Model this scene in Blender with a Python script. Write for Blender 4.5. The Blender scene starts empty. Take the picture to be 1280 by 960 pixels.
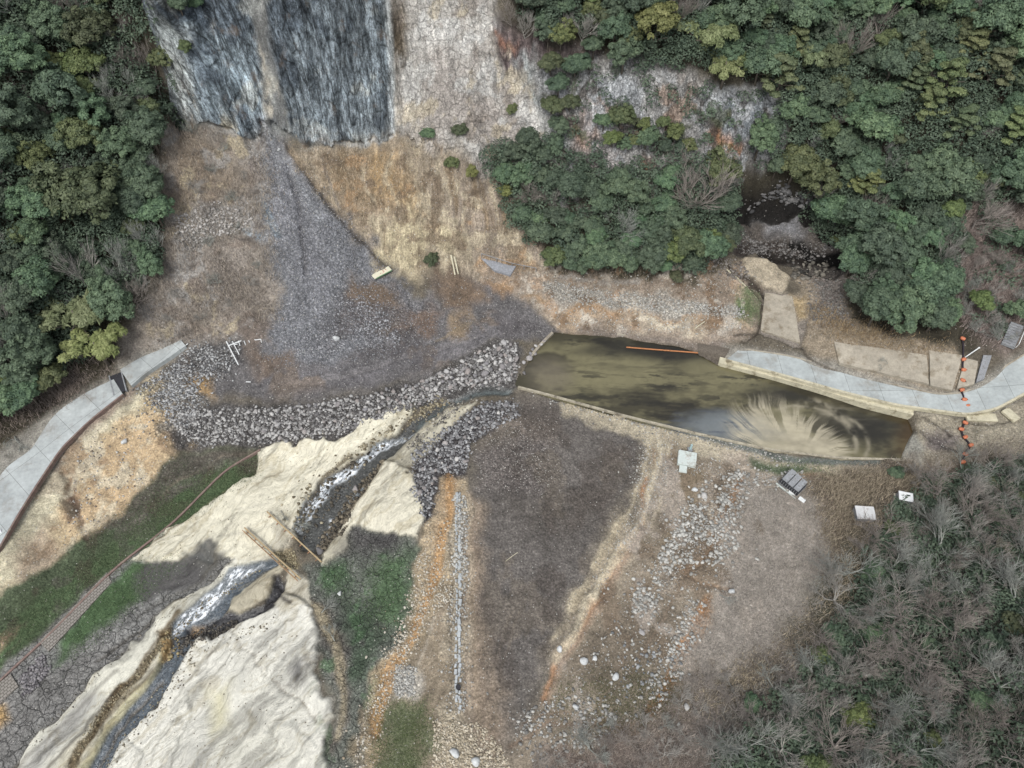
import bpy, math, random
import numpy as np
from mathutils import Vector, Matrix

C = bpy.context.scene.collection
SC = bpy.context.scene
R = math.radians
random.seed(7)
rng = np.random.default_rng(11)

# ------------------------------------------------------------------ camera
CH = 110.0; PITCH = 55.0; HF = 71.5
FPX = 640 / math.tan(R(HF / 2))
cam = bpy.data.cameras.new('camera'); camo = bpy.data.objects.new('camera', cam); C.objects.link(camo)
camo.location = (0, 0, CH); camo.rotation_euler = (R(90 - PITCH), 0, 0)
cam.angle = R(HF); cam.clip_start = 1; cam.clip_end = 6000
SC.camera = camo
# ------------------------------------------------------------------ sky and sun (overcast)
SUN_EL, SUN_AZ = 58.0, 200.0        # azimuth clockwise from +Y
w = bpy.data.worlds.new('World'); SC.world = w; w.use_nodes = True
wn = w.node_tree; bg = wn.nodes['Background']
sky = wn.nodes.new('ShaderNodeTexSky'); sky.sky_type = 'NISHITA'; sky.sun_disc = False
sky.sun_elevation = R(SUN_EL); sky.sun_rotation = R(SUN_AZ); sky.dust_density = 3; sky.air_density = 1.0; sky.ozone_density = 1
hs = wn.nodes.new('ShaderNodeHueSaturation'); hs.inputs['Saturation'].default_value = 0.38
wn.links.new(sky.outputs[0], hs.inputs['Color']); wn.links.new(hs.outputs[0], bg.inputs[0])
bg.inputs[1].default_value = 0.15
sl = bpy.data.lights.new('sun', 'SUN'); so = bpy.data.objects.new('sun', sl); C.objects.link(so)
sl.energy = 1.3; sl.angle = R(18); sl.color = (1, 1, .985)
so.rotation_euler = (R(90 - SUN_EL), 0, R(180 - SUN_AZ)); so.location = (0, 0, 200)
vs = SC.view_settings; vs.view_transform = 'Standard'; vs.look = 'None'; vs.gamma = 1; vs.use_curve_mapping = False
vs.exposure = 0.50
SC.cycles.max_bounces = 3; SC.cycles.diffuse_bounces = 2; SC.cycles.glossy_bounces = 2

# ------------------------------------------------------------------ helpers
def lin(c):
    c = np.asarray(c, float) / 255.0
    return np.where(c <= .04045, c / 12.92, ((c + .055) / 1.055) ** 2.4)
KA = 1.30                       # photo value of a lit flat surface = KA * albedo
def alb(c, k=1.0): return tuple(np.clip(lin(c) / KA * k, 0.005, .8)) + (1.0,)

_lat = {}
def vnoise(x, y, seed=0):
    if seed not in _lat: _lat[seed] = np.random.default_rng(seed + 100).random((256, 256)).astype(np.float32)
    L = _lat[seed]
    xi = np.floor(x).astype(np.int64); yi = np.floor(y).astype(np.int64)
    fx = (x - xi).astype(np.float32); fy = (y - yi).astype(np.float32)
    fx = fx * fx * (3 - 2 * fx); fy = fy * fy * (3 - 2 * fy)
    x0 = xi & 255; x1 = (xi + 1) & 255; y0 = yi & 255; y1 = (yi + 1) & 255
    a = L[x0, y0] * (1 - fx) + L[x1, y0] * fx; b = L[x0, y1] * (1 - fx) + L[x1, y1] * fx
    return (a * (1 - fy) + b * fy) * 2 - 1
def fbm(x, y, seed=0, o=4, g=.5):
    s = 0; a = 1; t = 0
    for i in range(o):
        s = s + a * vnoise(x * 2 ** i + 17.3 * i, y * 2 ** i - 9.1 * i, seed + i); t += a; a *= g
    return s / t
def sst(a, b, x):
    t = np.clip((x - a) / (b - a), 0, 1); return t * t * (3 - 2 * t)

c55, s55 = math.cos(R(PITCH)), math.sin(R(PITCH))
def ray(px, py):
    px = np.asarray(px, float); py = np.asarray(py, float)
    u = (px - 640) / FPX; v = (480 - py) / FPX
    return u, c55 + v * s55, -s55 + v * c55
def at_z(px, py, z):
    dx, dy, dz = ray(px, py); t = (z - CH) / dz
    return dx * t, dy * t

# ------------------------------------------------------------------ terrain height controls: photo point + height
ctl = [
 # dark cliff
 (230,145,29),(335,160,28),(440,184,24),(490,165,25.5),(225,0,46.5),(340,0,47.5),(470,0,47),(225,-100,56),(340,-100,57),(480,-100,56),(280,70,38.5),(400,70,38),(480,80,36),
 (550,0,46),(620,0,45.5),(550,100,36),(620,120,32.5),(560,190,26),(560,250,19),(520,330,10),(580,345,8),(560,300,13.5),(480,250,19.5),(640,250,18.5),(640,330,9.5),(620,190,25.5),
 # scree and left slope
 (400,280,18.5),(360,230,22.5),(450,330,12.5),(420,400,8.5),(350,400,8.8),(300,400,9.3),(420,460,5.5),(340,300,17),(250,300,17.6),(250,200,25.2),(250,400,9.6),(230,440,6.4),(200,350,14.5),(200,250,22.5),
 # left forest
 (100,430,7.5),(130,460,6),(50,510,6),(100,340,16),(100,250,24),(100,170,31.5),(100,100,38),(100,0,48),(0,500,7),(0,430,13),(0,350,20.5),(0,250,28.5),(0,150,36),(0,0,50),(200,60,42),(200,130,33),(-150,500,9),(-150,300,26),(-150,100,42),(-150,0,52),(-150,640,5.2),(-300,700,6),
 (600,400,5),(660,400,4.7),(560,420,5),(400,475,5),(300,470,5.5),(250,480,5.3),
 # above the pond
 (700,40,41),(700,150,29.6),(700,250,18.5),(720,345,8.2),(700,-50,49),(660,330,9),
 (780,350,8),(850,350,8),(850,250,17.5),(850,150,28),(850,40,40),(850,-50,48.5),(780,250,18),(780,150,29),(780,90,35.5),(920,350,7.5),(920,230,16.5),(900,280,11.5),(980,120,30),(980,170,25),(980,0,41),(980,-80,48),
 (980,290,7.6),(950,260,9.6),(1020,270,9.6),(980,238,14),(1040,300,8.2),(1070,290,12),(980,200,20.5),(920,190,22.5),(980,340,6.3),(940,320,7),(1030,340,7.2),(980,400,5),(980,450,4.2),(940,410,5),(930,390,6.3),
 (690,412,3.4),(780,418,3.5),(860,435,3.4),(700,385,5.6),(800,390,5.6),(900,400,5.5),(700,365,6.8),(800,370,6.8),
 # right hill
 (1130,430,7.6),(1060,400,7.6),(1130,350,12),(1100,300,15),(1130,200,23.5),(1130,100,32.5),(1130,0,41),(1130,-80,47),(1280,0,44),(1280,100,35),(1280,200,26.5),(1280,300,17.5),(1280,400,9.5),(1200,350,13),(1500,300,25),(1500,100,42),(1500,450,14),(1210,410,10),
 (930,445,4.3),(1050,472,4.7),(1180,510,5.3),(1280,470,6.2),(1300,520,6),(1190,440,8.6),(1050,430,7.4),(1050,452,5.6),(1190,488,5.8),(1240,440,8),
 # pond rim
 (660,450,3.3),(648,480,3.0),(780,520,3.15),(900,549,3.15),(1000,574,3.15),(1130,576,3.3),(1142,530,3.6),(850,480,3),(1000,520,3),(1100,545,3),(750,460,3),(700,512,2.5),(800,535,2.7),(900,568,2.7),(1000,590,3.2),(1100,590,3.6),
 (1200,560,4.4),(1280,580,6),(1200,535,4.2),
 # lower right
 (1280,640,9),(1280,800,14),(1280,950,18),(1500,950,32),(1500,700,22),(1400,560,11),(1100,650,5),(1100,800,8.5),(1100,950,12),(1000,750,5.4),(950,850,6.2),(900,950,7.2),(800,700,3.8),(900,650,4.2),(1000,620,4.4),
 (680,560,2.8),(620,520,2.6),(590,620,2.1),(590,800,1.8),(650,700,2),(650,850,2.2),(700,650,2.1),(750,640,2.4),(560,950,1.6),(750,900,3.6),(700,1050,3),(1000,1100,10),(820,600,3.2),(760,780,3.1),
 # lake bed
 (470,960,.2),(500,850,.4),(530,700,1),(560,600,1.7),(560,850,1.3),(450,750,-.8),(430,900,-1.2),(490,720,-.5),
 (630,485,1.8),(560,505,1.3),(500,560,.3),(420,630,-.8),(385,680,-1.4),(330,710,-1.9),(250,790,-2.5),(170,880,-3.1),(110,960,-3.5),(0,1100,-4),
 (400,560,.8),(300,620,.3),(470,620,.6),(280,850,-1),(350,900,-.8),(330,800,-1.2),(200,960,-2.1),(60,930,-2.3),(230,700,-.8),(150,780,-1.2),(50,840,-1.3),
 (270,580,.5),(320,565,.8),(130,680,-.2),(0,820,-.8),(-150,950,-1.5),(230,565,1.3),(150,560,2.7),(190,520,3.6),(100,640,1.5),(60,690,.7),(0,745,.4),(60,600,3.6),
 (210,440,6),(150,488,5.6),(80,540,5.3),(20,620,5),(0,690,4.5),(120,520,5.2),(50,570,5.1),(-60,640,5.1),
 (480,490,4.5),(600,440,4.8),(640,425,4.5),(500,520,1.9),(400,552,1.6),(300,558,1.6),(230,545,2.6),(620,472,2.4),(400,500,4.4),(300,505,4.6),(230,500,4.6),
]
cw = [(-140,60,22),(-150,120,48),(-110,175,66),(-40,175,72),(0,180,72),(60,180,62),(140,180,58),(150,100,46),(140,20,40),(0,-30,0),(-100,0,-3),(-70,-25,-4),(80,-20,12),(-150,-20,0),
      (-52,138,66),(-20,138,66),(-52,150,70),(-20,150,70),(15,145,58)]
A = np.array([(*at_z(a, b, z), z) for a, b, z in ctl] + cw)
X0, X1, Y0, Y1 = -128.0, 128.0, -6.0, 176.0
cg = 1.0
cxs = np.arange(X0, X1 + cg, cg); cys = np.arange(Y0, Y1 + cg, cg)
def rbf_fit(P, z):
    D = np.sqrt(((P[:, None] - P[None]) ** 2).sum(-1))
    n = len(P); M = np.zeros((n + 3, n + 3)); M[:n, :n] = D - .6 * np.eye(n) * -1
    M[:n, n] = 1; M[:n, n + 1:] = P; M[n, :n] = 1; M[n + 1:, :n] = P.T
    return np.linalg.solve(M, np.concatenate([z, np.zeros(3)]))
W = rbf_fit(A[:, :2], A[:, 2])
GX, GY = np.meshgrid(cxs, cys, indexing='ij')
G = np.stack([GX.ravel(), GY.ravel()], 1)
H0 = np.zeros(len(G))
for i in range(0, len(G), 8000):
    D = np.sqrt(((G[i:i + 8000, None] - A[None, :, :2]) ** 2).sum(-1))
    H0[i:i + 8000] = D @ W[:-3] + W[-3] + G[i:i + 8000] @ W[-2:]
H0 = H0.reshape(GX.shape)
def blur(h, n=1):
    for _ in range(n):
        p = np.pad(h, 1, mode='edge')
        h = (p[:-2, 1:-1] + p[2:, 1:-1] + 2 * h) / 4
        p = np.pad(h, 1, mode='edge'); h = (p[1:-1, :-2] + p[1:-1, 2:] + 2 * h) / 4
    return h
H0 = blur(H0, 2)
def bil(Hg, x, y, x0, y0, st):
    u = np.clip((np.asarray(x) - x0) / st, 0, Hg.shape[0] - 1.001); v = np.clip((np.asarray(y) - y0) / st, 0, Hg.shape[1] - 1.001)
    i = u.astype(int); j = v.astype(int); a = u - i; b = v - j
    return Hg[i, j] * (1 - a) * (1 - b) + Hg[i + 1, j] * a * (1 - b) + Hg[i, j + 1] * (1 - a) * b + Hg[i + 1, j + 1] * a * b
HF_ = [H0, X0, Y0, cg]
def hgt(x, y): return bil(HF_[0], x, y, HF_[1], HF_[2], HF_[3])
def unproj(pts, off=0.0):
    """photo points -> world x,y,z on the terrain (raised by off)"""
    pts = np.atleast_2d(np.asarray(pts, float)); dx, dy, dz = ray(pts[:, 0], pts[:, 1])
    t = np.full(len(pts), 40.0); done = np.zeros(len(pts), bool); lo = t.copy()
    for _ in range(330):
        z = CH + dz * t; below = z < hgt(dx * t, dy * t) + off
        newly = below & ~done; done |= below
        lo = np.where(done, lo, t); t = np.where(done, t, t + .8)
    hi = t.copy()
    for _ in range(12):
        m = (lo + hi) / 2; b = CH + dz * m < hgt(dx * m, dy * m) + off
        hi = np.where(b, m, hi); lo = np.where(b, lo, m)
    return np.stack([dx * hi, dy * hi, CH + dz * hi], 1)
def proj(x, y, z):
    d = y * c55 - (z - CH) * s55; v = y * s55 + (z - CH) * c55
    return 640 + FPX * x / d, 480 - FPX * v / d

# ------------------------------------------------------------------ fine terrain grid
ST = 0.27
xs = np.arange(X0, X1, ST); ys = np.arange(Y0, Y1, ST)
NX, NY = len(xs), len(ys)
TX, TY = np.meshgrid(xs, ys, indexing='ij'); TX = TX.astype(np.float32); TY = TY.astype(np.float32)
TZ = hgt(TX, TY).astype(np.float32)
WX = (fbm(TX / 5, TY / 5, 1, 4, .6) * 1.0).astype(np.float32); WY = (fbm(TX / 5, TY / 5, 7, 4, .6) * 1.0).astype(np.float32)
def sdf(px, py, poly):
    """signed distance, negative inside"""
    d = np.full(px.shape, 1e9, np.float32); s = np.ones(px.shape, bool); n = len(poly)
    for i in range(n):
        ax, ay = poly[i]; bx, by = poly[i - 1]
        ex, ey = bx - ax, by - ay; wx_, wy_ = px - ax, py - ay
        t = np.clip((wx_ * ex + wy_ * ey) / (ex * ex + ey * ey + 1e-9), 0, 1)
        d = np.minimum(d, (wx_ - ex * t) ** 2 + (wy_ - ey * t) ** 2)
        c1 = (py >= ay) & (py < by) & (ex * wy_ > ey * wx_)
        c2 = (py < ay) & (py >= by) & (ex * wy_ < ey * wx_)
        s ^= (c1 | c2)
    d = np.sqrt(d); return np.where(s, d, -d)
COL = np.zeros((NX, NY, 3), np.float32); COL[:] = lin((105, 98, 86)) / KA
MSK = {k: np.zeros((NX, NY), np.float32) for k in ('gravel', 'crack', 'streak', 'sand', 'pebble', 'foam')}
MSK['pebble'][:] = .2
REG = np.zeros((NX, NY), np.int8)
REL = np.full((NX, NY), .35, np.float32)     # relief amplitude
REGN = ['ground', 'hillside', 'cliff', 'scree_slope', 'mud_flat', 'sand_bank', 'stream', 'gravel_bank', 'rocky_bank']
def paint(poly, col, reg=None, f=.6, wp=1.0, dz=0.0, df=None, rel=None, op=1.0, **m):
    global COL
    if 'sand' not in m and 'foam' not in m and dz == 0 and reg != 'cliff': f *= 1.5; wp *= 1.5
    P = unproj(poly)[:, :2]
    pad = wp * 1.2 + f + (df or 0) + 1
    i0 = max(0, int((P[:, 0].min() - pad - X0) / ST)); i1 = min(NX, int((P[:, 0].max() + pad - X0) / ST) + 1)
    j0 = max(0, int((P[:, 1].min() - pad - Y0) / ST)); j1 = min(NY, int((P[:, 1].max() + pad - Y0) / ST) + 1)
    if i1 <= i0 or j1 <= j0: return
    S = (slice(i0, i1), slice(j0, j1))
    d = sdf(TX[S] + wp * WX[S] * 2, TY[S] + wp * WY[S] * 2, P)
    wt = 1 - sst(-f, f, d)
    o = wt * op
    if col is not None:
        COL[S] = COL[S] * (1 - o[..., None]) + (lin(col) / KA).astype(np.float32) * o[..., None]
    for k, v in m.items(): MSK[k][S] = MSK[k][S] * (1 - o) + v * o
    if rel is not None: REL[S] = REL[S] * (1 - wt) + rel * wt
    if reg: REG[S] = np.where(wt > .5, REGN.index(reg), REG[S])
    if dz: TZ[S] += dz * (1 - sst(-(df or f), (df or f), d))
def pline(pts, w, col, f=.25, wp=.5, op=1.0, dz=0.0, **m):
    P = unproj(dens_(pts))[:, :2]; pad = w + wp * 1.2 + f + 1
    i0 = max(0, int((P[:, 0].min() - pad - X0) / ST)); i1 = min(NX, int((P[:, 0].max() + pad - X0) / ST) + 1)
    j0 = max(0, int((P[:, 1].min() - pad - Y0) / ST)); j1 = min(NY, int((P[:, 1].max() + pad - Y0) / ST) + 1)
    if i1 <= i0 or j1 <= j0: return
    S = (slice(i0, i1), slice(j0, j1)); x = TX[S] + wp * WX[S] * 2; y = TY[S] + wp * WY[S] * 2; d = np.full(x.shape, 1e9, np.float32)
    for a, b in zip(P[:-1], P[1:]):
        e = b - a; t = np.clip(((x - a[0]) * e[0] + (y - a[1]) * e[1]) / (e @ e + 1e-9), 0, 1)
        d = np.minimum(d, (x - a[0] - e[0] * t) ** 2 + (y - a[1] - e[1] * t) ** 2)
    d = np.sqrt(d) - w / 2 * (1 + .5 * WX[S]); wt = 1 - sst(-f, f, d); o = wt * op
    if col is not None: COL[S] = COL[S] * (1 - o[..., None]) + (lin(col) / KA).astype(np.float32) * o[..., None]
    for k, v in m.items(): MSK[k][S] = MSK[k][S] * (1 - o) + v * o
    if dz: TZ[S] += dz * wt
def dens_(p):
    out = []
    for a, b in zip(p[:-1], p[1:]): out += [(a[0] * (1 - t) + b[0] * t, a[1] * (1 - t) + b[1] * t) for t in (0, .5)]
    return out + [p[-1]]
# ---- hills
HILL = dict(reg='hillside', gravel=.1, pebble=.1, rel=.8)
paint([(-300,-300),(235,-300),(215,60),(195,130),(190,200),(200,330),(150,430),(140,470),(60,520),(-10,570),(-300,650)], (66,62,50), **HILL, f=2)
paint([(600,-300),(1700,-300),(1700,420),(1280,430),(1190,440),(1060,400),(1040,330),(1060,280),(900,260),(980,120),(900,110),(700,60),(640,30)], (66,62,52), **HILL, f=1.5)
paint([(1200,260),(1400,240),(1400,420),(1230,430),(1205,370)], (134,122,114), **HILL, f=2)
paint([(1230,40),(1300,-20),(1330,60),(1290,110),(1240,90)], (128,120,118), **HILL, f=2)
paint([(215,140),(330,165),(345,250),(340,330),(350,400),(300,430),(240,425),(200,440),(150,460),(160,400),(205,340),(195,200)], (146,138,128), **HILL, f=1.5, wp=1.5)
paint([(220,150),(250,150),(300,220),(260,250),(215,230)], (136,122,104), f=2, wp=1.5, op=.8)
paint([(225,330),(300,320),(320,380),(250,400),(215,380)], (138,130,122), f=2, wp=2, gravel=.5, op=.8)
paint([(215,268),(270,252),(318,268),(300,288),(240,305),(215,290)], (168,164,156), f=.8, wp=1.5, gravel=.9)
paint([(300,270),(345,280),(352,300),(330,300)], (140,152,160), f=.7, wp=1.5)
paint([(600,200),(690,180),(780,235),(850,200),(920,200),(930,290),(880,340),(820,355),(700,340),(650,300)], (70,66,54), **HILL, f=1.2)
# ---- cliffs
CL = dict(reg='cliff', rel=1.0, pebble=0, gravel=0)
paint([(480,-200),(600,-200),(625,40),(665,70),(700,160),(700,240),(640,215),(600,215),(540,190),(492,168),(488,80)], (182,178,170), **CL, streak=.18, crack=.65, f=1)
paint([(520,60),(620,90),(690,150),(690,215),(600,215),(530,170)], (168,160,152), f=3, wp=2, op=.8, streak=.15)
paint([(484,20),(505,20),(512,90),(500,115),(488,100)], (104,94,80), f=1, wp=1, streak=.6)
paint([(615,25),(640,20),(690,60),(755,48),(755,75),(700,78),(690,100),(650,90),(622,66)], (112,100,98), **CL, f=.8, streak=.6, crack=.5)
paint([(618,40),(650,44),(648,52),(620,50)], (168,120,95), f=.5, wp=.6, op=.8)
paint([(665,80),(760,60),(900,110),(990,110),(975,180),(925,205),(905,250),(700,245),(688,150)], (166,164,160), **{**CL, 'gravel': .5}, streak=.28, crack=.7, f=1)
paint([(725,80),(790,90),(800,130),(750,170),(712,140)], (178,182,184), f=1.5, wp=2, op=.9)
paint([(700,170),(760,180),(790,225),(730,235),(700,210)], (188,182,178), f=1.5, wp=2, op=.9)
paint([(708,130),(745,150),(745,175),(712,165)], (178,140,115), f=1.2, wp=1.5, op=.7)
paint([(885,170),(930,172),(925,195),(893,194)], (184,132,92), f=.6, wp=1, op=1)
paint([(800,203),(822,205),(820,213),(800,212)], (178,134,102), f=.6, wp=.6)
paint([(872,120),(980,112),(965,165),(900,172),(870,150)], (150,156,160), f=1.2, wp=1)
paint([(655,60),(668,70),(700,150),(712,235),(698,232),(684,150)], (178,184,182), f=.8, wp=1.2, streak=.4, crack=.5)
paint([(228,-260),(226,10),(213,142),(245,155),(320,172),(340,150),(385,180),(440,186),(493,168),(488,80),(480,-260)], (126,135,140), **CL, streak=1.0, crack=.12, f=.4, wp=.25)
paint([(250,20),(300,0),(340,140),(320,165),(250,150)], (128,140,146), f=3, wp=1, op=.8)
paint([(222,30),(236,30),(248,150),(214,142)], (186,192,190), f=.7, wp=.5, op=.9)
paint([(478,0),(487,0),(494,165),(484,168)], (190,196,196), f=.5, wp=.5, op=.8)
paint([(390,160),(490,150),(493,168),(440,186),(390,178)], (160,168,170), f=1.5, wp=1, op=.6)
paint([(308,-60),(326,-60),(352,100),(362,152),(338,150),(326,80)], (176,170,156), f=.5, wp=.5, streak=.25)
# ---- tan slope, bank above pond
RB = dict(reg='rocky_bank', rel=.75)
paint([(345,165),(380,180),(440,184),(492,170),(600,212),(640,240),(690,335),(620,335),(600,350),(500,337),(470,312),(430,270),(380,212)], (156,144,126), **RB, f=1, wp=1.3, streak=.3, pebble=.3)
paint([(560,215),(630,225),(680,300),(680,335),(600,320),(570,270)], (148,136,122), f=2, wp=1.5)
paint([(455,190),(490,190),(520,255),(500,275),(470,250)], (168,144,110), f=1.2, wp=1)
paint([(410,205),(450,200),(480,260),(455,270),(420,235)], (150,132,108), f=1.5, wp=1.2)
paint([(480,265),(560,260),(590,310),(560,328),(505,335),(475,310)], (188,176,146), f=1.5, wp=2, op=.9)
paint([(345,170),(365,180),(400,235),(480,320),(492,335),(480,330),(430,280),(390,230)], (104,96,88), f=.6, wp=.7)
paint([(600,325),(720,345),(860,350),(930,325),(955,370),(935,425),(900,440),(860,438),(700,414),(650,372),(605,352)], (150,137,122), **RB, f=.6, pebble=.5)
paint([(690,408),(780,415),(905,430),(905,442),(780,432),(690,418)], (130,120,110), f=.4, wp=.4)
paint([(650,368),(720,378),(800,386),(860,388),(920,393),(935,415),(860,412),(780,407),(700,410),(660,392)], (164,146,124), f=.6, wp=1, rel=1.0)
paint([(655,372),(720,384),(800,392),(870,390),(925,398),(920,402),(860,397),(790,399),(710,392)], (162,136,108), f=.4, wp=1.2)
paint([(680,352),(760,363),(850,373),(930,385),(925,396),(850,391),(760,381),(690,370)], (190,184,172), f=.7, wp=1, gravel=.8)
paint([(790,392),(850,398),(880,410),(800,408)], (196,186,166), f=.8, wp=1.2)
paint([(600,345),(640,350),(635,372),(610,362)], (172,138,100), f=.8, wp=1)
paint([(930,360),(950,370),(945,400),(925,405)], (104,118,82), f=.8, wp=1)
# ---- cave, channel
paint([(890,262),(950,248),(1010,262),(1055,290),(1075,330),(1040,350),(1000,335),(950,322),(905,310)], (104,98,92), **RB, f=1, gravel=.5, dz=-1.6, df=.5)
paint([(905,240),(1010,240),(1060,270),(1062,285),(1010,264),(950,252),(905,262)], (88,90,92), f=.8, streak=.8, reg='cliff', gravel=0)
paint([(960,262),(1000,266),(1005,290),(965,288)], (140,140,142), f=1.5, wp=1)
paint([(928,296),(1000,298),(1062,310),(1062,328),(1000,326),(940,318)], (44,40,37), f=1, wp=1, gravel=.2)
paint([(930,322),(960,325),(990,350),(978,368),(950,358),(932,345)], (184,172,150), f=.3, wp=.5, dz=.6, df=.4)
paint([(1000,345),(1060,350),(1070,400),(1190,435),(1200,470),(1195,492),(1100,482),(1010,445),(1000,400)], (146,134,116), **RB, f=.8, pebble=.4)
paint([(1010,350),(1055,345),(1065,395),(1020,400)], (130,122,116), f=1, wp=1, gravel=.7)
paint([(955,362),(1003,368),(1014,395),(1003,432),(965,422),(948,414)], (140,132,122), f=.3, wp=.3, dz=-.8, df=.4)
paint([(988,368),(1006,370),(1010,395),(1000,400)], (168,150,118), f=.4, wp=.3)
# ---- scree and embankment
paint([(330,150),(348,165),(395,235),(480,322),(565,405),(540,445),(420,475),(300,455),(345,405),(340,300),(325,200)], (134,135,138), reg='scree_slope', f=1.6, wp=1.8, gravel=.7, pebble=.7, rel=.4)
paint([(335,165),(350,165),(400,300),(410,380),(380,380),(350,260)], (140,140,144), f=2, wp=1.2, op=.7)
paint([(430,370),(500,360),(560,405),(500,430),(430,420)], (112,106,104), f=2, wp=2, op=.8)
GB = dict(reg='gravel_bank', rel=.15)
paint([(225,430),(300,435),(345,440),(420,458),(540,408),(545,350),(600,345),(650,370),(692,410),(680,432),(640,425),(560,460),(480,487),(350,503),(260,503),(225,480)], (112,109,108), **GB, f=1, gravel=.35, pebble=.3)
paint([(330,470),(450,455),(560,425),(640,400),(660,410),(560,450),(450,480),(340,492)], (118,115,116), f=2, wp=1, gravel=.25)
for q, cc in (([(540,345),(600,350),(592,400),(550,385)], (120,103,86)), ([(505,380),(540,390),(530,420),(498,415)], (118,102,90)), ([(440,345),(490,352),(485,385),(440,380)], (116,100,84)),
              ([(285,400),(345,400),(345,450),(320,470),(290,440)], (112,102,94)), ([(320,430),(380,440),(370,465),(330,465)], (116,103,92)), ([(565,405),(600,400),(585,415),(560,420)], (146,128,104))):
    paint(q, cc, f=1.2, wp=1.5, gravel=.15, op=.9)
paint([(165,485),(240,428),(300,432),(290,470),(250,475),(248,545),(205,520)], (122,120,118), **GB, f=.8, gravel=1, pebble=.6)
paint([(205,560),(190,500),(230,505),(300,508),(400,500),(480,488),(560,456),(635,423),(655,440),(642,482),(560,497),(480,525),(400,552),(300,560),(232,566)], (100,97,94), **GB, f=.5, wp=.6, gravel=.7)
# ---- left bank
paint([(200,455),(215,505),(225,572),(130,662),(50,712),(-30,765),(-30,680),(40,600),(70,560),(150,488)], (190,172,140), **RB, f=.7, pebble=.4)
paint([(205,455),(245,470),(240,505),(215,540),(198,505),(185,480)], (150,143,132), f=1, wp=1.3, gravel=.9, pebble=.8)
paint([(235,465),(262,465),(262,500),(240,495)], (180,150,108), f=1, wp=1)
paint([(185,520),(210,515),(225,572),(150,640),(90,680),(70,660),(100,590),(150,560)], (190,167,134), f=1.2, wp=1.3)
paint([(150,490),(190,472),(170,520),(95,575),(70,650),(52,708),(-30,762),(-30,690),(30,620),(70,560)], (198,190,164), f=.8, wp=.8)
paint([(165,480),(180,478),(165,505),(100,560),(60,610),(50,600),(85,555),(130,510)], (150,138,122), f=.5, wp=.4)
paint([(78,590),(90,590),(98,640),(86,660),(80,630)], (120,100,84), f=.5, wp=.8, dz=-.6, df=.5)
paint([(20,700),(60,660),(72,700),(55,712),(20,735)], (178,162,140), f=.9, wp=1)
paint([(75,625),(98,630),(98,650),(85,648)], (108,98,84), f=.3, wp=.3)
# ---- mud flats
MF = dict(reg='mud_flat', rel=.05)
paint([(225,568),(320,558),(328,592),(215,658),(130,718),(50,795),(-30,860),(-30,765),(50,712),(130,655)], (88,98,76), **MF, f=.35, wp=.5, gravel=.45, pebble=.1)
paint([(225,568),(318,560),(300,575),(230,600),(150,655),(130,655)], (98,93,84), f=.6, wp=.4)
paint([(245,598),(326,568),(326,592),(215,656),(120,722),(20,815),(-20,840),(0,790),(110,705),(180,650)], (88,106,76), f=.6, wp=.6)
paint([(290,578),(322,572),(325,590),(300,596)], (86,82,70), f=.5, wp=.4)
paint([(150,660),(170,640),(240,600),(245,604),(190,645),(160,670)], (128,118,112), f=.4, wp=.6, op=.7)
paint([(215,655),(300,690),(320,700),(240,745),(160,810),(80,890),(-30,1010),(-30,858),(50,795),(130,718)], (136,135,131), **MF, f=.4, wp=.5, gravel=.1, crack=1)
paint([(125,740),(165,708),(225,705),(180,745),(130,785),(75,830),(60,835),(85,795)], (88,110,78), f=.8, wp=.8, crack=.3)
paint([(180,708),(240,680),(280,692),(235,730),(180,760),(165,745)], (98,96,94), f=.8, wp=1, crack=.0, sand=1)
paint([(-30,900),(40,850),(100,820),(170,800),(110,850),(40,920),(-30,980)], (132,130,126), f=1.5, wp=.8)
paint([(0,795),(25,785),(0,815)], (172,150,124), f=.5, wp=.4)
paint([(0,880),(12,882),(15,900),(0,912)], (180,150,105), f=.5, wp=.4)
# ---- right mud
paint([(440,662),(505,660),(518,690),(508,760),(485,830),(455,900),(440,1010),(405,1010),(418,900),(400,830),(395,770),(378,740),(375,715),(400,700)], (116,119,110), **MF, f=.5, wp=.6, crack=.8, gravel=.3)
paint([(470,700),(508,690),(508,750),(490,790),(458,770)], (96,116,88), f=1.2, wp=1)
paint([(395,715),(430,702),(445,725),(410,745)], (86,104,80), f=1, wp=.8)
paint([(425,740),(470,760),(470,850),(440,870),(420,800)], (84,96,80), f=1.5, wp=1)
paint([(440,668),(500,660),(500,680),(450,695)], (92,90,88), f=.8, wp=1)
paint([(376,742),(400,752),(424,790),(434,840),(434,900),(426,940),(414,940),(420,880),(412,820),(395,780)], (118,112,104), f=.6, wp=.5)
paint([(380,748),(400,756),(420,790),(431,835),(432,890),(426,925),(420,925),(424,870),(414,810),(395,770)], (165,154,130), f=.4, wp=.3, dz=.3, df=.6)
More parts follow.
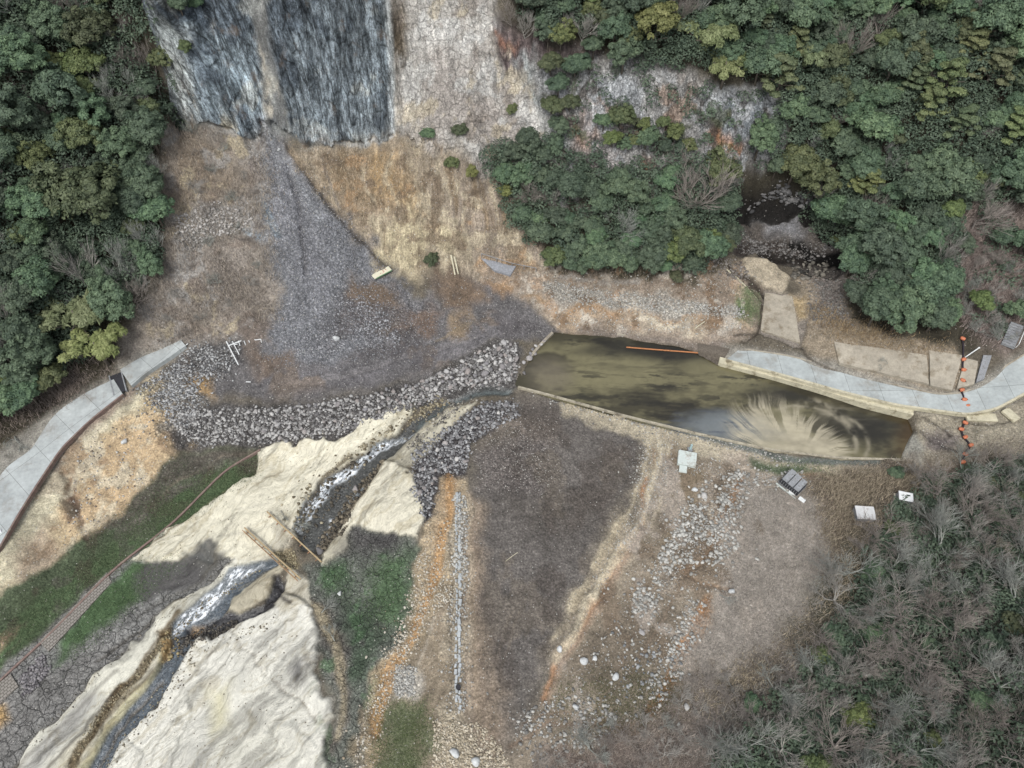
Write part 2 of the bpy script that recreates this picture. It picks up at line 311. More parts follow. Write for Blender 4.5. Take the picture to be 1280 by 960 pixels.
# ---- brown ridge with stones
paint([(545,575),(580,585),(582,700),(575,740),(530,775),(505,825),(485,890),(470,1010),(435,1010),(452,900),(482,830),(508,760),(518,690),(528,640)], (172,156,130), **RB, f=.6, pebble=.8, gravel=.3)
paint([(545,597),(568,590),(563,640),(548,700),(540,735),(508,790),(482,850),(462,920),(475,860),(500,800),(535,735),(545,650)], (176,152,122), f=.7, wp=.6, pebble=.2)
paint([(560,735),(578,735),(578,890),(550,960),(545,1010),(460,1010),(482,900),(505,830),(528,780)], (142,130,112), reg='ground', f=.7, pebble=.4, rel=.2)
paint([(484,884),(530,880),(541,905),(520,940),(532,965),(475,1010),(468,930)], (112,116,92), f=1.5, wp=1.8)
paint([(498,835),(520,835),(515,870),(496,868)], (202,196,184), f=.8, wp=.8, gravel=.6)
paint([(565,615),(583,618),(586,700),(583,890),(605,920),(645,965),(645,1010),(538,1010),(548,930),(566,890)], (190,178,155), reg='gravel_bank', f=.6, pebble=.9, gravel=.6)
paint([(513,580),(520,560),(560,530),(600,505),(642,498),(650,520),(592,550),(582,592),(545,592),(540,645),(524,652)], (84,81,82), **GB, f=.4, wp=.6, gravel=.7)
# ---- central dark flat
paint([(645,488),(700,500),(800,530),(812,560),(795,640),(745,740),(695,840),(655,900),(625,960),(600,922),(590,850),(586,720),(586,620),(600,560),(640,520)], (110,105,100), reg='gravel_bank', f=2.6, wp=1.0, gravel=.3, pebble=.10, rel=.08)
paint([(640,545),(690,548),(692,605),(645,622),(602,600),(605,570)], (122,115,110), f=1.5, wp=1, gravel=.6, pebble=.9)
paint([(615,530),(690,520),(700,545),(620,560)], (126,116,106), f=2, wp=1.5, op=.8)
paint([(584,615),(600,640),(606,760),(628,850),(625,955),(602,925),(585,890)], (156,140,122), f=1.5, wp=.7, pebble=.3)
paint([(640,640),(760,600),(780,640),(700,680)], (90,84,77), f=3, wp=2, op=.6)
# ---- right side ground
paint([(815,535),(1000,580),(1035,620),(1045,700),(1000,800),(900,840),(840,880),(780,970),(625,970),(660,900),(700,850),(760,740),(800,660),(812,600)], (146,135,119), reg='ground', f=2.2, pebble=.6, rel=.2, gravel=.15)
paint([(930,600),(1000,605),(1035,660),(1045,740),(985,800),(905,840),(850,890),(862,800),(905,740),(915,680)], (166,158,148), f=1.5, wp=1, pebble=.1)
paint([(850,585),(882,598),(872,680),(842,720),(805,745),(838,650)], (130,117,98), f=.8, wp=.8, pebble=.1, gravel=0)
paint([(735,760),(830,745),(845,800),(800,860),(745,860),(720,820)], (122,112,98), f=1.5, wp=1.2, pebble=.3)
paint([(800,535),(838,555),(822,610),(795,680),(755,740),(705,820),(678,872),(690,800),(740,720),(782,640),(805,580)], (176,164,142), f=2.0, wp=1.1, pebble=.7)
paint([(800,655),(772,700),(735,765),(695,830),(672,880),(682,882),(722,805),(772,722),(808,662)], (160,140,120), f=.4, wp=.4)
paint([(888,748),(862,790),(832,855),(812,905),(824,900),(848,850),(885,775)], (160,132,106), f=.5, wp=.5)
paint([(880,600),(925,592),(905,640),(880,700),(830,750),(800,770),(830,700),(862,650)], (172,160,144), f=1, wp=1.2, pebble=1, gravel=.5)
paint([(700,500),(800,525),(900,550),(1000,580),(1100,580),(1130,590),(1000,600),(880,575),(790,550),(710,518)], (182,172,150), **GB, f=.5, wp=.8, pebble=.6)
paint([(900,590),(960,600),(1000,590),(900,565)], (172,160,144), f=1, wp=1, pebble=.8)
paint([(990,592),(1045,596),(1040,606),(990,602)], (166,140,112), f=.6, wp=.8)
paint([(860,543),(930,565),(1000,582),(1100,580),(1100,573),(1000,573),(930,556),(870,538)], (112,116,110), f=.3, wp=.2, pebble=.2)
paint([(935,574),(1000,584),(1030,592),(990,594),(940,584)], (98,108,86), f=.5, wp=.5)
paint([(1140,508),(1200,520),(1300,505),(1300,560),(1210,580),(1128,580),(1124,548),(1142,540)], (162,154,136), reg='ground', f=.6, pebble=.5, gravel=.3, rel=.4)
paint([(1125,545),(1142,542),(1158,560),(1150,578),(1128,575)], (150,148,138), f=.5, wp=.3, pebble=0, gravel=0)
paint([(1160,540),(1205,545),(1200,568),(1165,566)], (120,112,108), f=1, wp=1)
paint([(1000,600),(1060,585),(1130,580),(1300,560),(1700,540),(1700,1200),(640,1100),(690,950),(850,888),(985,800),(1045,740),(1035,640)], (118,106,94), reg='hillside', f=1.2, gravel=.1, rel=.3, pebble=.2)
paint([(1100,640),(1300,560),(1700,540),(1700,1200),(900,1200),(890,950),(980,860),(1060,740)], (66,74,60), f=3, wp=2)
paint([(850,890),(900,840),(985,800),(1040,800),(980,870),(900,960),(780,990),(760,960)], (124,116,108), f=2, wp=1.5)
paint([(690,950),(760,935),(800,960),(780,1010),(690,1010)], (140,126,118), f=1.5, wp=1.5)
# ---- sand
SB = dict(reg='sand_bank', sand=1, gravel=0, pebble=0, crack=0, rel=.18)
SAND = (226,220,198)
paint([(322,562),(400,548),(480,520),(515,508),(508,528),(470,556),(425,585),(398,605),(385,640),(372,668),(345,702),(300,702),(250,690),(163,706),(175,685),(215,656),(270,620),(322,592)], SAND, **SB, f=.25, wp=1.0, dz=.8, df=.35)
paint([(232,690),(262,680),(285,690),(270,702),(240,702)], (112,110,104), f=.7, wp=1.3)
paint([(345,660),(375,668),(355,700),(330,700)], (190,184,166), f=.8, wp=.8)
paint([(290,702),(240,742),(180,792),(100,872),(40,932),(20,962),(-30,1010),(20,1030),(110,930),(160,862),(220,802),(262,747),(320,712),(335,700)], (222,219,203), **SB, f=.25, wp=1.0, dz=.6, df=.35)
paint([(110,870),(60,920),(10,985),(40,980),(100,910),(130,870)], (176,174,166), f=1, wp=.6, sand=1)
paint([(335,705),(255,752),(205,802),(135,880),(75,950),(60,1010),(92,1010),(122,932),(172,862),(227,797),(264,760),(330,716)], (206,200,180), f=.35, wp=.4, gravel=.1, sand=1)
pline([(330,708),(255,754),(202,806),(142,878),(98,938),(70,1010)], 1.3, (140,128,104), gravel=.8, sand=.1, wp=.5)
paint([(205,790),(195,830),(150,880),(110,940),(72,990),(105,1000),(128,952),(162,900),(212,842),(218,810)], (198,192,160), f=.35, wp=.5, sand=1)
paint([(195,795),(222,785),(228,812),(205,815)], (130,110,80), f=.5, wp=.6, gravel=.9)
paint([(515,533),(560,508),(598,500),(565,532),(535,562),(505,585),(470,640),(450,640),(470,590),(495,560)], (200,194,174), **SB, f=.3, wp=.7, dz=.3, df=.5)
paint([(432,655),(445,625),(482,578),(508,590),(522,610),(527,645),(515,672),(500,668),(470,662),(445,664),(428,692),(402,704),(418,672)], (222,216,195), **SB, f=.25, wp=1.0, dz=.7, df=.3)
paint([(415,672),(440,660),(432,690),(405,705)], (188,182,162), f=.5, wp=.5)
paint([(320,770),(345,745),(352,752),(385,758),(406,790),(390,832),(408,885),(418,960),(420,1020),(105,1020),(142,940),(192,880),(217,842),(244,808),(290,795)], (228,225,212), **SB, f=.25, wp=1.1, dz=.9, df=.35)
paint([(250,900),(300,870),(370,900),(400,960),(300,1000),(240,960)], (208,205,190), f=4, wp=2, op=.7)
paint([(240,900),(280,870),(290,950),(250,1000),(200,1000)], (192,190,180), f=2, wp=2, op=.7)
paint([(262,868),(285,862),(292,905),(272,920)], (206,200,168), f=1.2, wp=.5, op=.9)
paint([(362,840),(388,822),(384,865),(366,860)], (150,148,142), f=.8, wp=.8)
# ---- stream
WT = dict(reg='stream', gravel=.4, pebble=0, sand=0, crack=0, rel=.03)
paint([(618,476),(642,488),(600,494),(562,503),(530,528),(503,555),(468,592),(440,630),(425,655),(403,690),(380,690),(370,665),(385,632),(400,606),(442,578),(482,552),(510,532),(543,505),(580,490)], (84,84,80), **WT, f=.3, wp=.5, dz=-.5, df=.5)
paint([(520,530),(560,500),(600,488),(640,484),(635,490),(600,495),(560,505),(532,530),(515,545)], (102,108,106), f=.3, wp=.3, gravel=0)
paint([(345,698),(350,712),(305,742),(264,782),(217,850),(152,930),(112,1010),(80,1010),(122,932),(178,862),(213,812),(218,780),(258,742),(300,708)], (92,100,106), **WT, f=.3, wp=.35, dz=-.6, df=.5)
paint([(225,800),(262,782),(300,772),(300,782),(250,800),(225,825)], (78,76,74), f=.4, wp=.4, gravel=.7)
paint([(345,716),(356,738),(344,762),(300,780),(240,804),(232,786),(285,766),(330,756),(336,740)], (64,62,62), **WT, f=.3, wp=.4, dz=-.4, df=.4)
paint([(205,800),(216,800),(212,822),(200,828)], (168,142,102), f=.3, wp=.3, gravel=.3, foam=0)
paint([(245,780),(254,782),(248,796),(238,797)], (150,120,80), f=.3, wp=.3, gravel=.3)
paint([(350,704),(366,704),(345,722),(335,745),(300,768),(285,765),(288,752),(322,722)], (190,182,160), **SB, f=.25, wp=.5, dz=.4, df=.4)
paint([(362,712),(382,728),(388,755),(352,772),(343,757),(352,738)], (202,196,178), **SB, f=.3, wp=.4)
paint([(340,690),(368,690),(372,712),(352,708)], (150,138,112), reg='sand_bank', f=.4, wp=.5, gravel=.7)
paint([(475,582),(450,602),(425,635),(405,668),(400,690),(425,664),(442,632),(462,606)], (92,86,76), reg='gravel_bank', f=.3, wp=.5, gravel=1, foam=0)
for q in ([(512,540),(482,556),(440,590),(410,612),(396,640),(378,668),(370,665),(384,632),(400,602),(440,580),(480,550)], [(468,594),(450,612),(430,640),(422,642),(444,610)],
          [(335,702),(300,722),(265,758),(222,800),(215,800),(240,762),(290,716)], [(420,650),(412,668),(404,668),(412,652)]):
    paint(q, (150,156,158), f=.3, wp=.9, foam=1.0)
for q in ([(142,470),(108,486),(62,515),(20,547),(-40,595),(-130,680),(-20,715),(24,650),(50,607),(80,562),(114,528),(157,492)], [(226,420),(175,443),(146,460),(164,486),(206,454),(236,434)],
          [(905,434),(990,440),(1060,460),(1120,477),(1172,489),(1205,487),(1232,470),(1260,450),(1335,408),(1355,455),(1285,494),(1245,516),(1210,522),(1170,516),(1120,510),(1050,492),(980,472),(900,450)]):
    paint(q, (150,146,136), f=.8, wp=.1, rel=.0, gravel=0, pebble=.2)
pline([(470,604),(452,622),(432,650),(418,660)], .8, (150,156,158), reg_=1, foam=1.0) if 0 else None
# pond basin
POND = [(692,414),(780,421),(850,432),(905,448),(960,464),(1040,490),(1137,520),(1140,538),(1126,572),(1050,573),(960,561),(870,541),(780,519),(690,494),(650,480),(662,450)]
paint(POND, (80,72,56), dz=-1.5, df=.35, f=.3, wp=.25, rel=.05)


# ---- finer marks: creases, gullies, tracks, stains, painted shade of the cave undercut
for q, w_, c_, kw in (
 ([(225,30),(222,90),(235,150)], .5, (196,202,200), {}), ([(215,140),(232,146),(245,156),(300,168),(322,172),(338,152)], .5, (184,182,174), {}), ([(392,170),(440,186),(492,170)], .5, (196,200,200), {}), ([(483,0),(486,80),(492,165)], .5, (206,210,210), {}),
 ([(340,165),(360,200),(372,250),(378,300),(382,340)], .8, (96,94,96), dict(dz=-.5)), ([(335,160),(345,190),(350,230)], 1.0, (160,162,164), {}), ([(350,180),(366,215),(385,250),(400,275)], 1.3, (156,158,160), {}), ([(355,172),(390,228),(430,280),(490,335)], .6, (70,66,62), dict(dz=-.3)),
 ([(365,185),(398,232),(440,280)], 1.0, (138,122,100), {}), ([(330,250),(342,280),(350,292)], 1.2, (136,156,168), {}), ([(300,240),(330,262),(352,290)], .5, (150,148,144), {}),
 ([(300,492),(400,478),(500,452),(600,420)], .5, (134,130,128), dict(gravel=.1)), ([(330,482),(430,466),(520,440),(620,408)], .5, (130,127,126), dict(gravel=.1)), ([(545,425),(570,412),(590,405)], .6, (152,136,112), {}),
 ([(600,300),(640,330),(700,345),(780,352),(870,356),(900,345)], .7, (124,112,100), {}), ([(700,345),(760,352),(800,350)], .8, (168,166,160), {}), ([(905,332),(930,350),(955,378),(948,415),(930,428)], .7, (88,80,70), dict(dz=-.5)),
 ([(920,420),(950,416),(1003,432),(1012,448)], .6, (80,74,66), dict(dz=-.3)), ([(1012,448),(1050,470),(1100,484),(1170,496)], .5, (92,84,74), {}),
 ([(60,575),(95,548),(150,505),(175,480)], .8, (140,124,112), {}), ([(80,592),(88,620),(98,650),(110,672)], .8, (110,94,80), dict(dz=-.4)), ([(100,600),(130,570),(165,545)], .4, (150,130,104), {}), ([(110,640),(150,600),(200,575)], .4, (172,150,120), {}),
 ([(150,665),(200,632),(250,600)], .9, (122,112,108), dict(gravel=.6)), ([(325,562),(280,572),(225,600),(180,640)], .4, (132,120,106), {}),
 # sand creases
 ([(230,690),(262,700),(250,680)], .8, (96,98,96), dict(dz=-.3)), ([(170,775),(230,738),(290,705)], .6, (120,118,112), dict(dz=-.2)), ([(120,830),(180,785),(240,742)], .4, (90,86,80), dict(dz=-.2)), ([(20,965),(90,900),(150,840)], .5, (112,108,100), {}),
 ([(40,990),(110,905),(165,850)], .5, (100,94,84), {}), ([(85,960),(140,890),(190,835)], .35, (110,96,74), dict(dz=-.2)), ([(100,985),(150,910),(200,850)], .5, (96,88,76), dict(dz=-.3)),
 ([(320,592),(270,620),(225,655),(175,690)], .35, (120,104,84), dict(dz=-.2)), ([(300,640),(340,630),(380,610)], .25, (176,172,158), dict(dz=-.1)), ([(250,660),(300,645),(350,640)], .25, (170,166,150), {}), ([(270,672),(320,668),(360,652)], .3, (168,164,150), {}), ([(330,600),(372,584),(410,576)], .25, (184,178,160), {}),
 ([(385,640),(365,652),(352,676)], .5, (120,108,86), {}), ([(440,570),(405,598),(388,630),(376,660)], .7, (104,94,76), dict(dz=-.2, sand=.2)), ([(515,505),(480,545),(440,572)], .7, (112,104,86), dict(sand=.2)), ([(600,493),(560,508),(530,535)], .5, (98,94,86), {}),
 ([(480,580),(450,622),(432,655)], .6, (110,100,80), dict(sand=.2)), ([(484,590),(482,630),(486,660)], .25, (186,180,164), {}), ([(484,600),(462,640),(448,655)], .25, (184,178,160), {}), ([(487,600),(505,630),(514,660)], .25, (184,178,160), {}),
 ([(290,790),(262,830),(240,850),(215,880)], .7, (152,148,138), dict(dz=-.3)), ([(290,792),(300,815),(330,850),(370,880),(395,905)], .6, (140,134,122), dict(dz=-.35)), ([(345,770),(340,810),(330,845)], .4, (170,166,154), dict(dz=-.2)), ([(240,870),(235,910),(215,960)], .6, (150,150,140), dict(dz=-.3)),
 ([(260,850),(230,880),(200,930),(190,980)], .5, (148,146,138), dict(dz=-.25)), ([(390,830),(388,860),(375,868),(345,860)], .4, (150,146,136), {}), ([(378,838),(374,856)], .6, (90,88,86), dict(dz=-.2)), ([(150,925),(180,950),(175,980)], .8, (140,142,136), dict(dz=-.3)), ([(330,920),(370,910),(400,935)], .9, (150,150,142), {}),
 ([(290,960),(300,900),(285,860)], .4, (176,172,158), {}), ([(320,1000),(345,930),(320,880)], .4, (172,170,158), {}), ([(355,730),(345,745),(362,758)], .5, (74,70,68), dict(dz=-.3)), ([(350,772),(318,810),(290,840)], .3, (160,156,144), {}),
 ([(345,722),(350,740),(338,758),(300,778)], .8, (60,58,60), dict(dz=-.3)), ([(300,735),(330,715),(350,705)], .3, (150,140,118), {}), ([(230,765),(190,810),(150,865),(110,925)], .5, (112,96,72), {}),
 # lower right ridges
 ([(815,560),(820,600),(800,650),(770,700)], .5, (150,124,100), {}), ([(830,570),(835,610),(812,660)], .5, (196,184,160), {}), ([(780,650),(740,720),(700,790)], .8, (190,176,148), {}), ([(930,590),(920,640),(890,690)], .5, (150,126,106), {}),
 ([(585,620),(590,700),(592,800),(600,900)], .8, (168,152,130), {}), ([(562,600),(566,700),(566,800),(566,890)], .5, (120,110,98), dict(dz=-.25)), ([(545,770),(520,830),(515,880)], .4, (190,182,166), {}),
 ([(650,905),(700,890),(760,900),(840,915)], .5, (134,114,98), {}), ([(1150,520),(1175,535),(1190,545)], .4, (60,54,50), dict(dz=-.2)), ([(1210,530),(1250,532),(1262,528)], .3, (40,38,38), dict(dz=-.3)), ([(1150,540),(1170,555),(1200,565)], .5, (90,84,80), {})):
    big = 100 < q[0][0] < 400 and q[0][1] > 765 and min(c_) > 118
    if big: kw = {k_: (v_ * .6 if k_ == 'dz' else v_) for k_, v_ in kw.items()}
    pline(q, w_ * (.55 if big else 1), c_, f=.12 if big else .25, wp=1.1 if big else .5, op=.5 if min(c_) > 85 else .85, **kw)
for k in range(26):
    a_ = 375 + k * 11; b0 = 190 + (k % 5) * 9 + max(0, (k - 16)) * 4; dx_ = (k * 37 % 13) - 4; L_ = 35 + (k * 53 % 60)
    if b0 + L_ > 335: L_ = 335 - b0
    if a_ > 380 + (b0 - 180) * .9 and L_ > 12: pline([(a_, b0), (a_ + dx_ * .6, b0 + L_ * .5), (a_ + dx_ + 8, b0 + L_)], .35 + .3 * (k % 3), ((120,104,84), (188,176,152), (140,122,98))[k % 3], op=.7, wp=.8, dz=-.25)
for q, w_, c_, z_ in (([(902,268),(925,256),(960,250),(1000,254),(1035,270),(1056,292)], 2.2, (34,32,30), -1.6), ([(1000,300),(1020,312),(1062,318)], 3.2, (22,21,20), -.8), ([(930,306),(960,302),(1000,308)], 2.2, (66,60,56), -.3), ([(995,330),(1010,336),(1014,346)], 1.6, (40,42,42), -.4), ([(910,330),(935,345),(955,372)], 1.0, (60,54,48), -.5)):  # first band: wet rock and the undercut's shade, painted near-black
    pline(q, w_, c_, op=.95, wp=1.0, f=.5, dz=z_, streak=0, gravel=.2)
for q, w_, c_ in (([(610,900),(625,820),(640,760)], .25, (140,128,112)), ([(618,905),(634,825),(650,762)], .25, (140,128,112)), ([(760,600),(700,612),(650,625)], .3, (80,76,72)), ([(770,620),(700,640),(640,650)], .3, (82,78,74)), ([(300,485),(380,474),(470,452),(560,425)], .3, (92,90,90)), ([(310,492),(390,482),(480,460),(570,432)], .3, (92,90,90)),
   ([(905,620),(870,700),(830,770),(790,840)], .4, (128,112,96)), ([(800,780),(760,860),(740,900)], .3, (120,106,92)), ([(520,790),(545,800),(560,840)], .4, (160,146,124)), ([(405,200),(440,300),(450,360)], .3, (110,108,108)), ([(360,200),(395,300),(420,390)], .4, (152,152,154)), ([(345,200),(355,300),(365,380)], .4, (150,150,152))):
    pline(q, w_, c_, f=.3, op=.7, dz=-.08)
for q, w_, c_, z_, o_ in (([(806,600),(800,655),(770,705),(735,765),(700,815),(676,874)], .9, (170,134,104), -.45, .85), ([(826,560),(818,605),(788,675),(742,742),(695,826)], 1.3, (204,193,168), .45, .75), ([(812,545),(800,600),(770,660),(728,730),(690,800)], .7, (196,184,158), .2, .7),
   ([(884,750),(860,795),(836,855),(816,895)], 1.1, (172,132,96), -.5, .85), ([(926,600),(906,640),(882,695),(862,712)], .8, (168,136,108), -.35, .8), ([(905,597),(890,640),(862,680),(836,735)], .7, (186,176,158), .3, .6), ([(850,712),(880,728),(915,740)], .6, (170,140,112), -.3, .7),
   ([(560,592),(556,650),(548,715),(515,785),(486,850),(468,920)], 1.6, (186,148,104), -.3, .7), ([(640,930),(690,905),(760,905),(820,925)], .6, (134,114,98), -.2, .6), ([(585,615),(588,700),(586,800),(590,890)], .5, (190,176,154), .2, .5)):
    pline(q, w_, c_, f=.35, op=o_, wp=.6, dz=z_)
# blotches
def blot(poly, col, sc, th, seed, op=.8):
    P = unproj(poly)[:, :2]; i0 = max(0, int((P[:, 0].min() - X0) / ST) - 8); i1 = min(NX, int((P[:, 0].max() - X0) / ST) + 8); j0 = max(0, int((P[:, 1].min() - Y0) / ST) - 8); j1 = min(NY, int((P[:, 1].max() - Y0) / ST) + 8)
    S = (slice(i0, i1), slice(j0, j1)); d = sdf(TX[S], TY[S], P); n_ = fbm(TX[S] / sc, (TY[S] + TZ[S]) / sc * .7, seed, 5, .62)
    o = (sst(th, th + .16, n_) * (1 - sst(-2.5, 1, d)) * op)[..., None]; COL[S] = COL[S] * (1 - o) + (lin(col) / KA).astype(np.float32) * o
SLP = [(215,140),(330,165),(345,250),(340,330),(350,400),(300,430),(200,440),(160,400),(205,340),(195,200)]
blot(SLP, (160,157,152), 5, .02, 401); blot(SLP, (176,164,138), 4, .2, 402); blot(SLP, (116,104,94), 4, .15, 403, .6)
TSL = [(350,170),(490,175),(600,212),(640,240),(690,335),(600,345),(500,337),(430,270)]
blot(TSL, (186,174,150), 3.5, .12, 404); blot(TSL, (120,106,90), 3.5, .12, 405); blot(TSL, (164,136,104), 5, .18, 406, .7)
TFC = [(488,-40),(600,-40),(630,40),(690,130),(700,230),(600,215),(492,168)]
blot(TFC, (206,204,198), 6, .04, 407, .75); blot(TFC, (140,130,120), 4, .2, 408, .6); blot(TFC, (196,184,160), 4, .2, 409, .7)
blot([(500,-40),(600,-40),(622,60),(610,110),(560,60),(510,80)], (212,210,204), 6, -.25, 410, .8)
RKF = [(665,80),(760,60),(900,110),(985,110),(970,180),(900,240),(700,240)]
blot(RKF, (204,206,206), 4, .06, 411, .85); blot(RKF, (96,90,84), 3, .14, 412, .8); blot(RKF, (168,140,118), 5, .22, 413, .6); blot(RKF, (84,92,62), 4, .2, 414, .7)
DCL = [(228,-60),(215,142),(320,172),(440,186),(493,168),(480,-60)]
blot(DCL, (76,84,92), 7, .08, 415, .7); blot(DCL, (160,162,156), 5, .2, 416, .6)
CFL = [(645,490),(800,530),(812,560),(745,740),(655,900),(600,922),(586,620)]
blot(CFL, (116,108,98), 6, .12, 417, .7); blot(CFL, (94,87,81), 7, .1, 418, .6)
RGT = [(815,535),(1035,620),(1045,700),(900,840),(780,970),(625,970),(812,600)]
blot(RGT, (122,108,92), 5, .1, 419, .7); blot(RGT, (172,162,150), 5, .16, 420, .7)
EMB = [(225,430),(420,458),(540,350),(690,410),(560,460),(350,503),(225,480)]
blot(EMB, (126,112,98), 6, .12, 421, .6); blot(EMB, (92,88,88), 6, .12, 422, .6)
LBK = [(200,455),(225,572),(130,662),(-30,765),(-30,680),(70,560)]
blot(LBK, (150,128,104), 4, .15, 423, .7); blot(LBK, (206,196,172), 4, .1, 424, .7)
MRT = [(440,662),(508,690),(440,1010),(405,1010),(375,715)]
blot(MRT, (100,98,94), 4, .1, 425, .6); blot(MRT, (92,120,86), 3, .2, 426, .6)
MLF = [(225,568),(320,558),(215,658),(-30,860),(-30,765)]
blot(MLF, (98,96,86), 3, .1, 427, .7); blot(MLF, (84,76,66), 4, .15, 428, .7)
BNK = [(600,325),(930,325),(935,425),(700,414)]
blot(BNK, (190,182,168), 3, .12, 429, .8); blot(BNK, (124,104,84), 3, .12, 430, .8); blot(BNK, (166,140,114), 4, .25, 431, .6)
# ---- relief
n1 = fbm(TX / 9, TY / 9, 21, 5, .55); n2 = fbm(TX / 1.6, TY / 1.6, 31, 3, .6)
TZ += REL * (n1 * 1.0 + n2 * .35)
fl = (TX * .62 + TY * .78); fc = (TX * .78 - TY * .62)       # along / across the stream
rg = 1 - np.abs(fbm(fc / 2.2 + WX * 1.2, fl / 11, 41, 4, .55)) * 2
TZ += MSK['sand'] * rg * .12
GRV = MSK['gravel'] * (1 - (REG == 6)); TZ += GRV * vnoise(TX * 2.2, TY * 2.2, 51) * .10
cr = fbm(TX / 2.2, TY / 6, 61, 4, .6)
CLM = np.clip(MSK['streak'] + .35, 0, 1) * (REG == 2)
TZ += CLM * cr * 1.6
TYd = TY - (CLM * fbm(TX / 1.7, TZ / 6, 71, 4, .65) * 1.1 + CLM * np.abs(fbm((TX + .3 * TZ) / 2.4, TZ / 16, 75, 4, .6)) * 2.6).astype(np.float32)
HF_[:] = [TZ, X0, Y0, ST]
# sand creases are relief plus darker coloured lines; mottling below is wet / dry staining
mott = fbm(TX / 3.0, TY / 3.0, 81, 5, .6)[..., None]; mott2 = fbm(TX / .9, TY / .9, 91, 3, .6)[..., None]
COL *= np.clip(1 + .28 * mott * (1 - .5 * MSK['sand'][..., None]) + .26 * mott2 * (1 - .6 * MSK['sand'][..., None]), .4, 1.7)
stn = sst(.08, .32, fbm(fc / 1.5 + WX, fl / 12, 95, 5, .65)) * MSK['sand']
COL *= (1 - .36 * stn[..., None]) ; stn2 = sst(.80, .97, rg) * MSK['sand']; COL *= (1 - .25 * stn2[..., None] * np.array([.8, .9, 1.1]))

# ------------------------------------------------------------------ materials
def mat(name, base=(.5, .5, .5, 1), rough=.8, spec=.3, metal=0):
    m = bpy.data.materials.new(name); m.use_nodes = True; b = m.node_tree.nodes['Principled BSDF']
    b.inputs['Base Color'].default_value = base; b.inputs['Roughness'].default_value = rough
    b.inputs['Specular IOR Level'].default_value = spec; b.inputs['Metallic'].default_value = metal
    return m, m.node_tree, b
class NT:
    def __init__(s, t): s.t = t
    def n(s, ty, ins=None, **kw):
        nd = s.t.nodes.new(ty)
        for k, v in kw.items(): setattr(nd, k, v)
        for k, v in (ins or {}).items():
            if isinstance(v, bpy.types.NodeSocket): s.t.links.new(v, nd.inputs[k])
            else: nd.inputs[k].default_value = v
        return nd
    def math(s, op, a, b=0.0, c=0.0, clamp=False):
        nd = s.n('ShaderNodeMath', {0: a, 1: b, 2: c}, operation=op); nd.use_clamp = clamp; return nd.outputs[0]
    def mix(s, f, a, b, bt='MIX'):
        nd = s.n('ShaderNodeMix', data_type='RGBA', blend_type=bt)
        for i, v in ((0, f), (6, a), (7, b)):
            if isinstance(v, bpy.types.NodeSocket): s.t.links.new(v, nd.inputs[i])
            else: nd.inputs[i].default_value = v
        return nd.outputs[2]
    def noise(s, vec, sc, det=4, ro=.55): return s.n('ShaderNodeTexNoise', {'Vector': vec, 'Scale': sc, 'Detail': det, 'Roughness': ro}).outputs['Fac']
    def ramp(s, f, a, b, o0=0., o1=1.):
        return s.n('ShaderNodeMapRange', {'Value': f, 'From Min': a, 'From Max': b, 'To Min': o0, 'To Max': o1}, clamp=True).outputs[0]
    def mapv(s, vec, sc=(1, 1, 1), rot=(0, 0, 0)): return s.n('ShaderNodeMapping', {'Vector': vec, 'Scale': sc, 'Rotation': rot}).outputs[0]
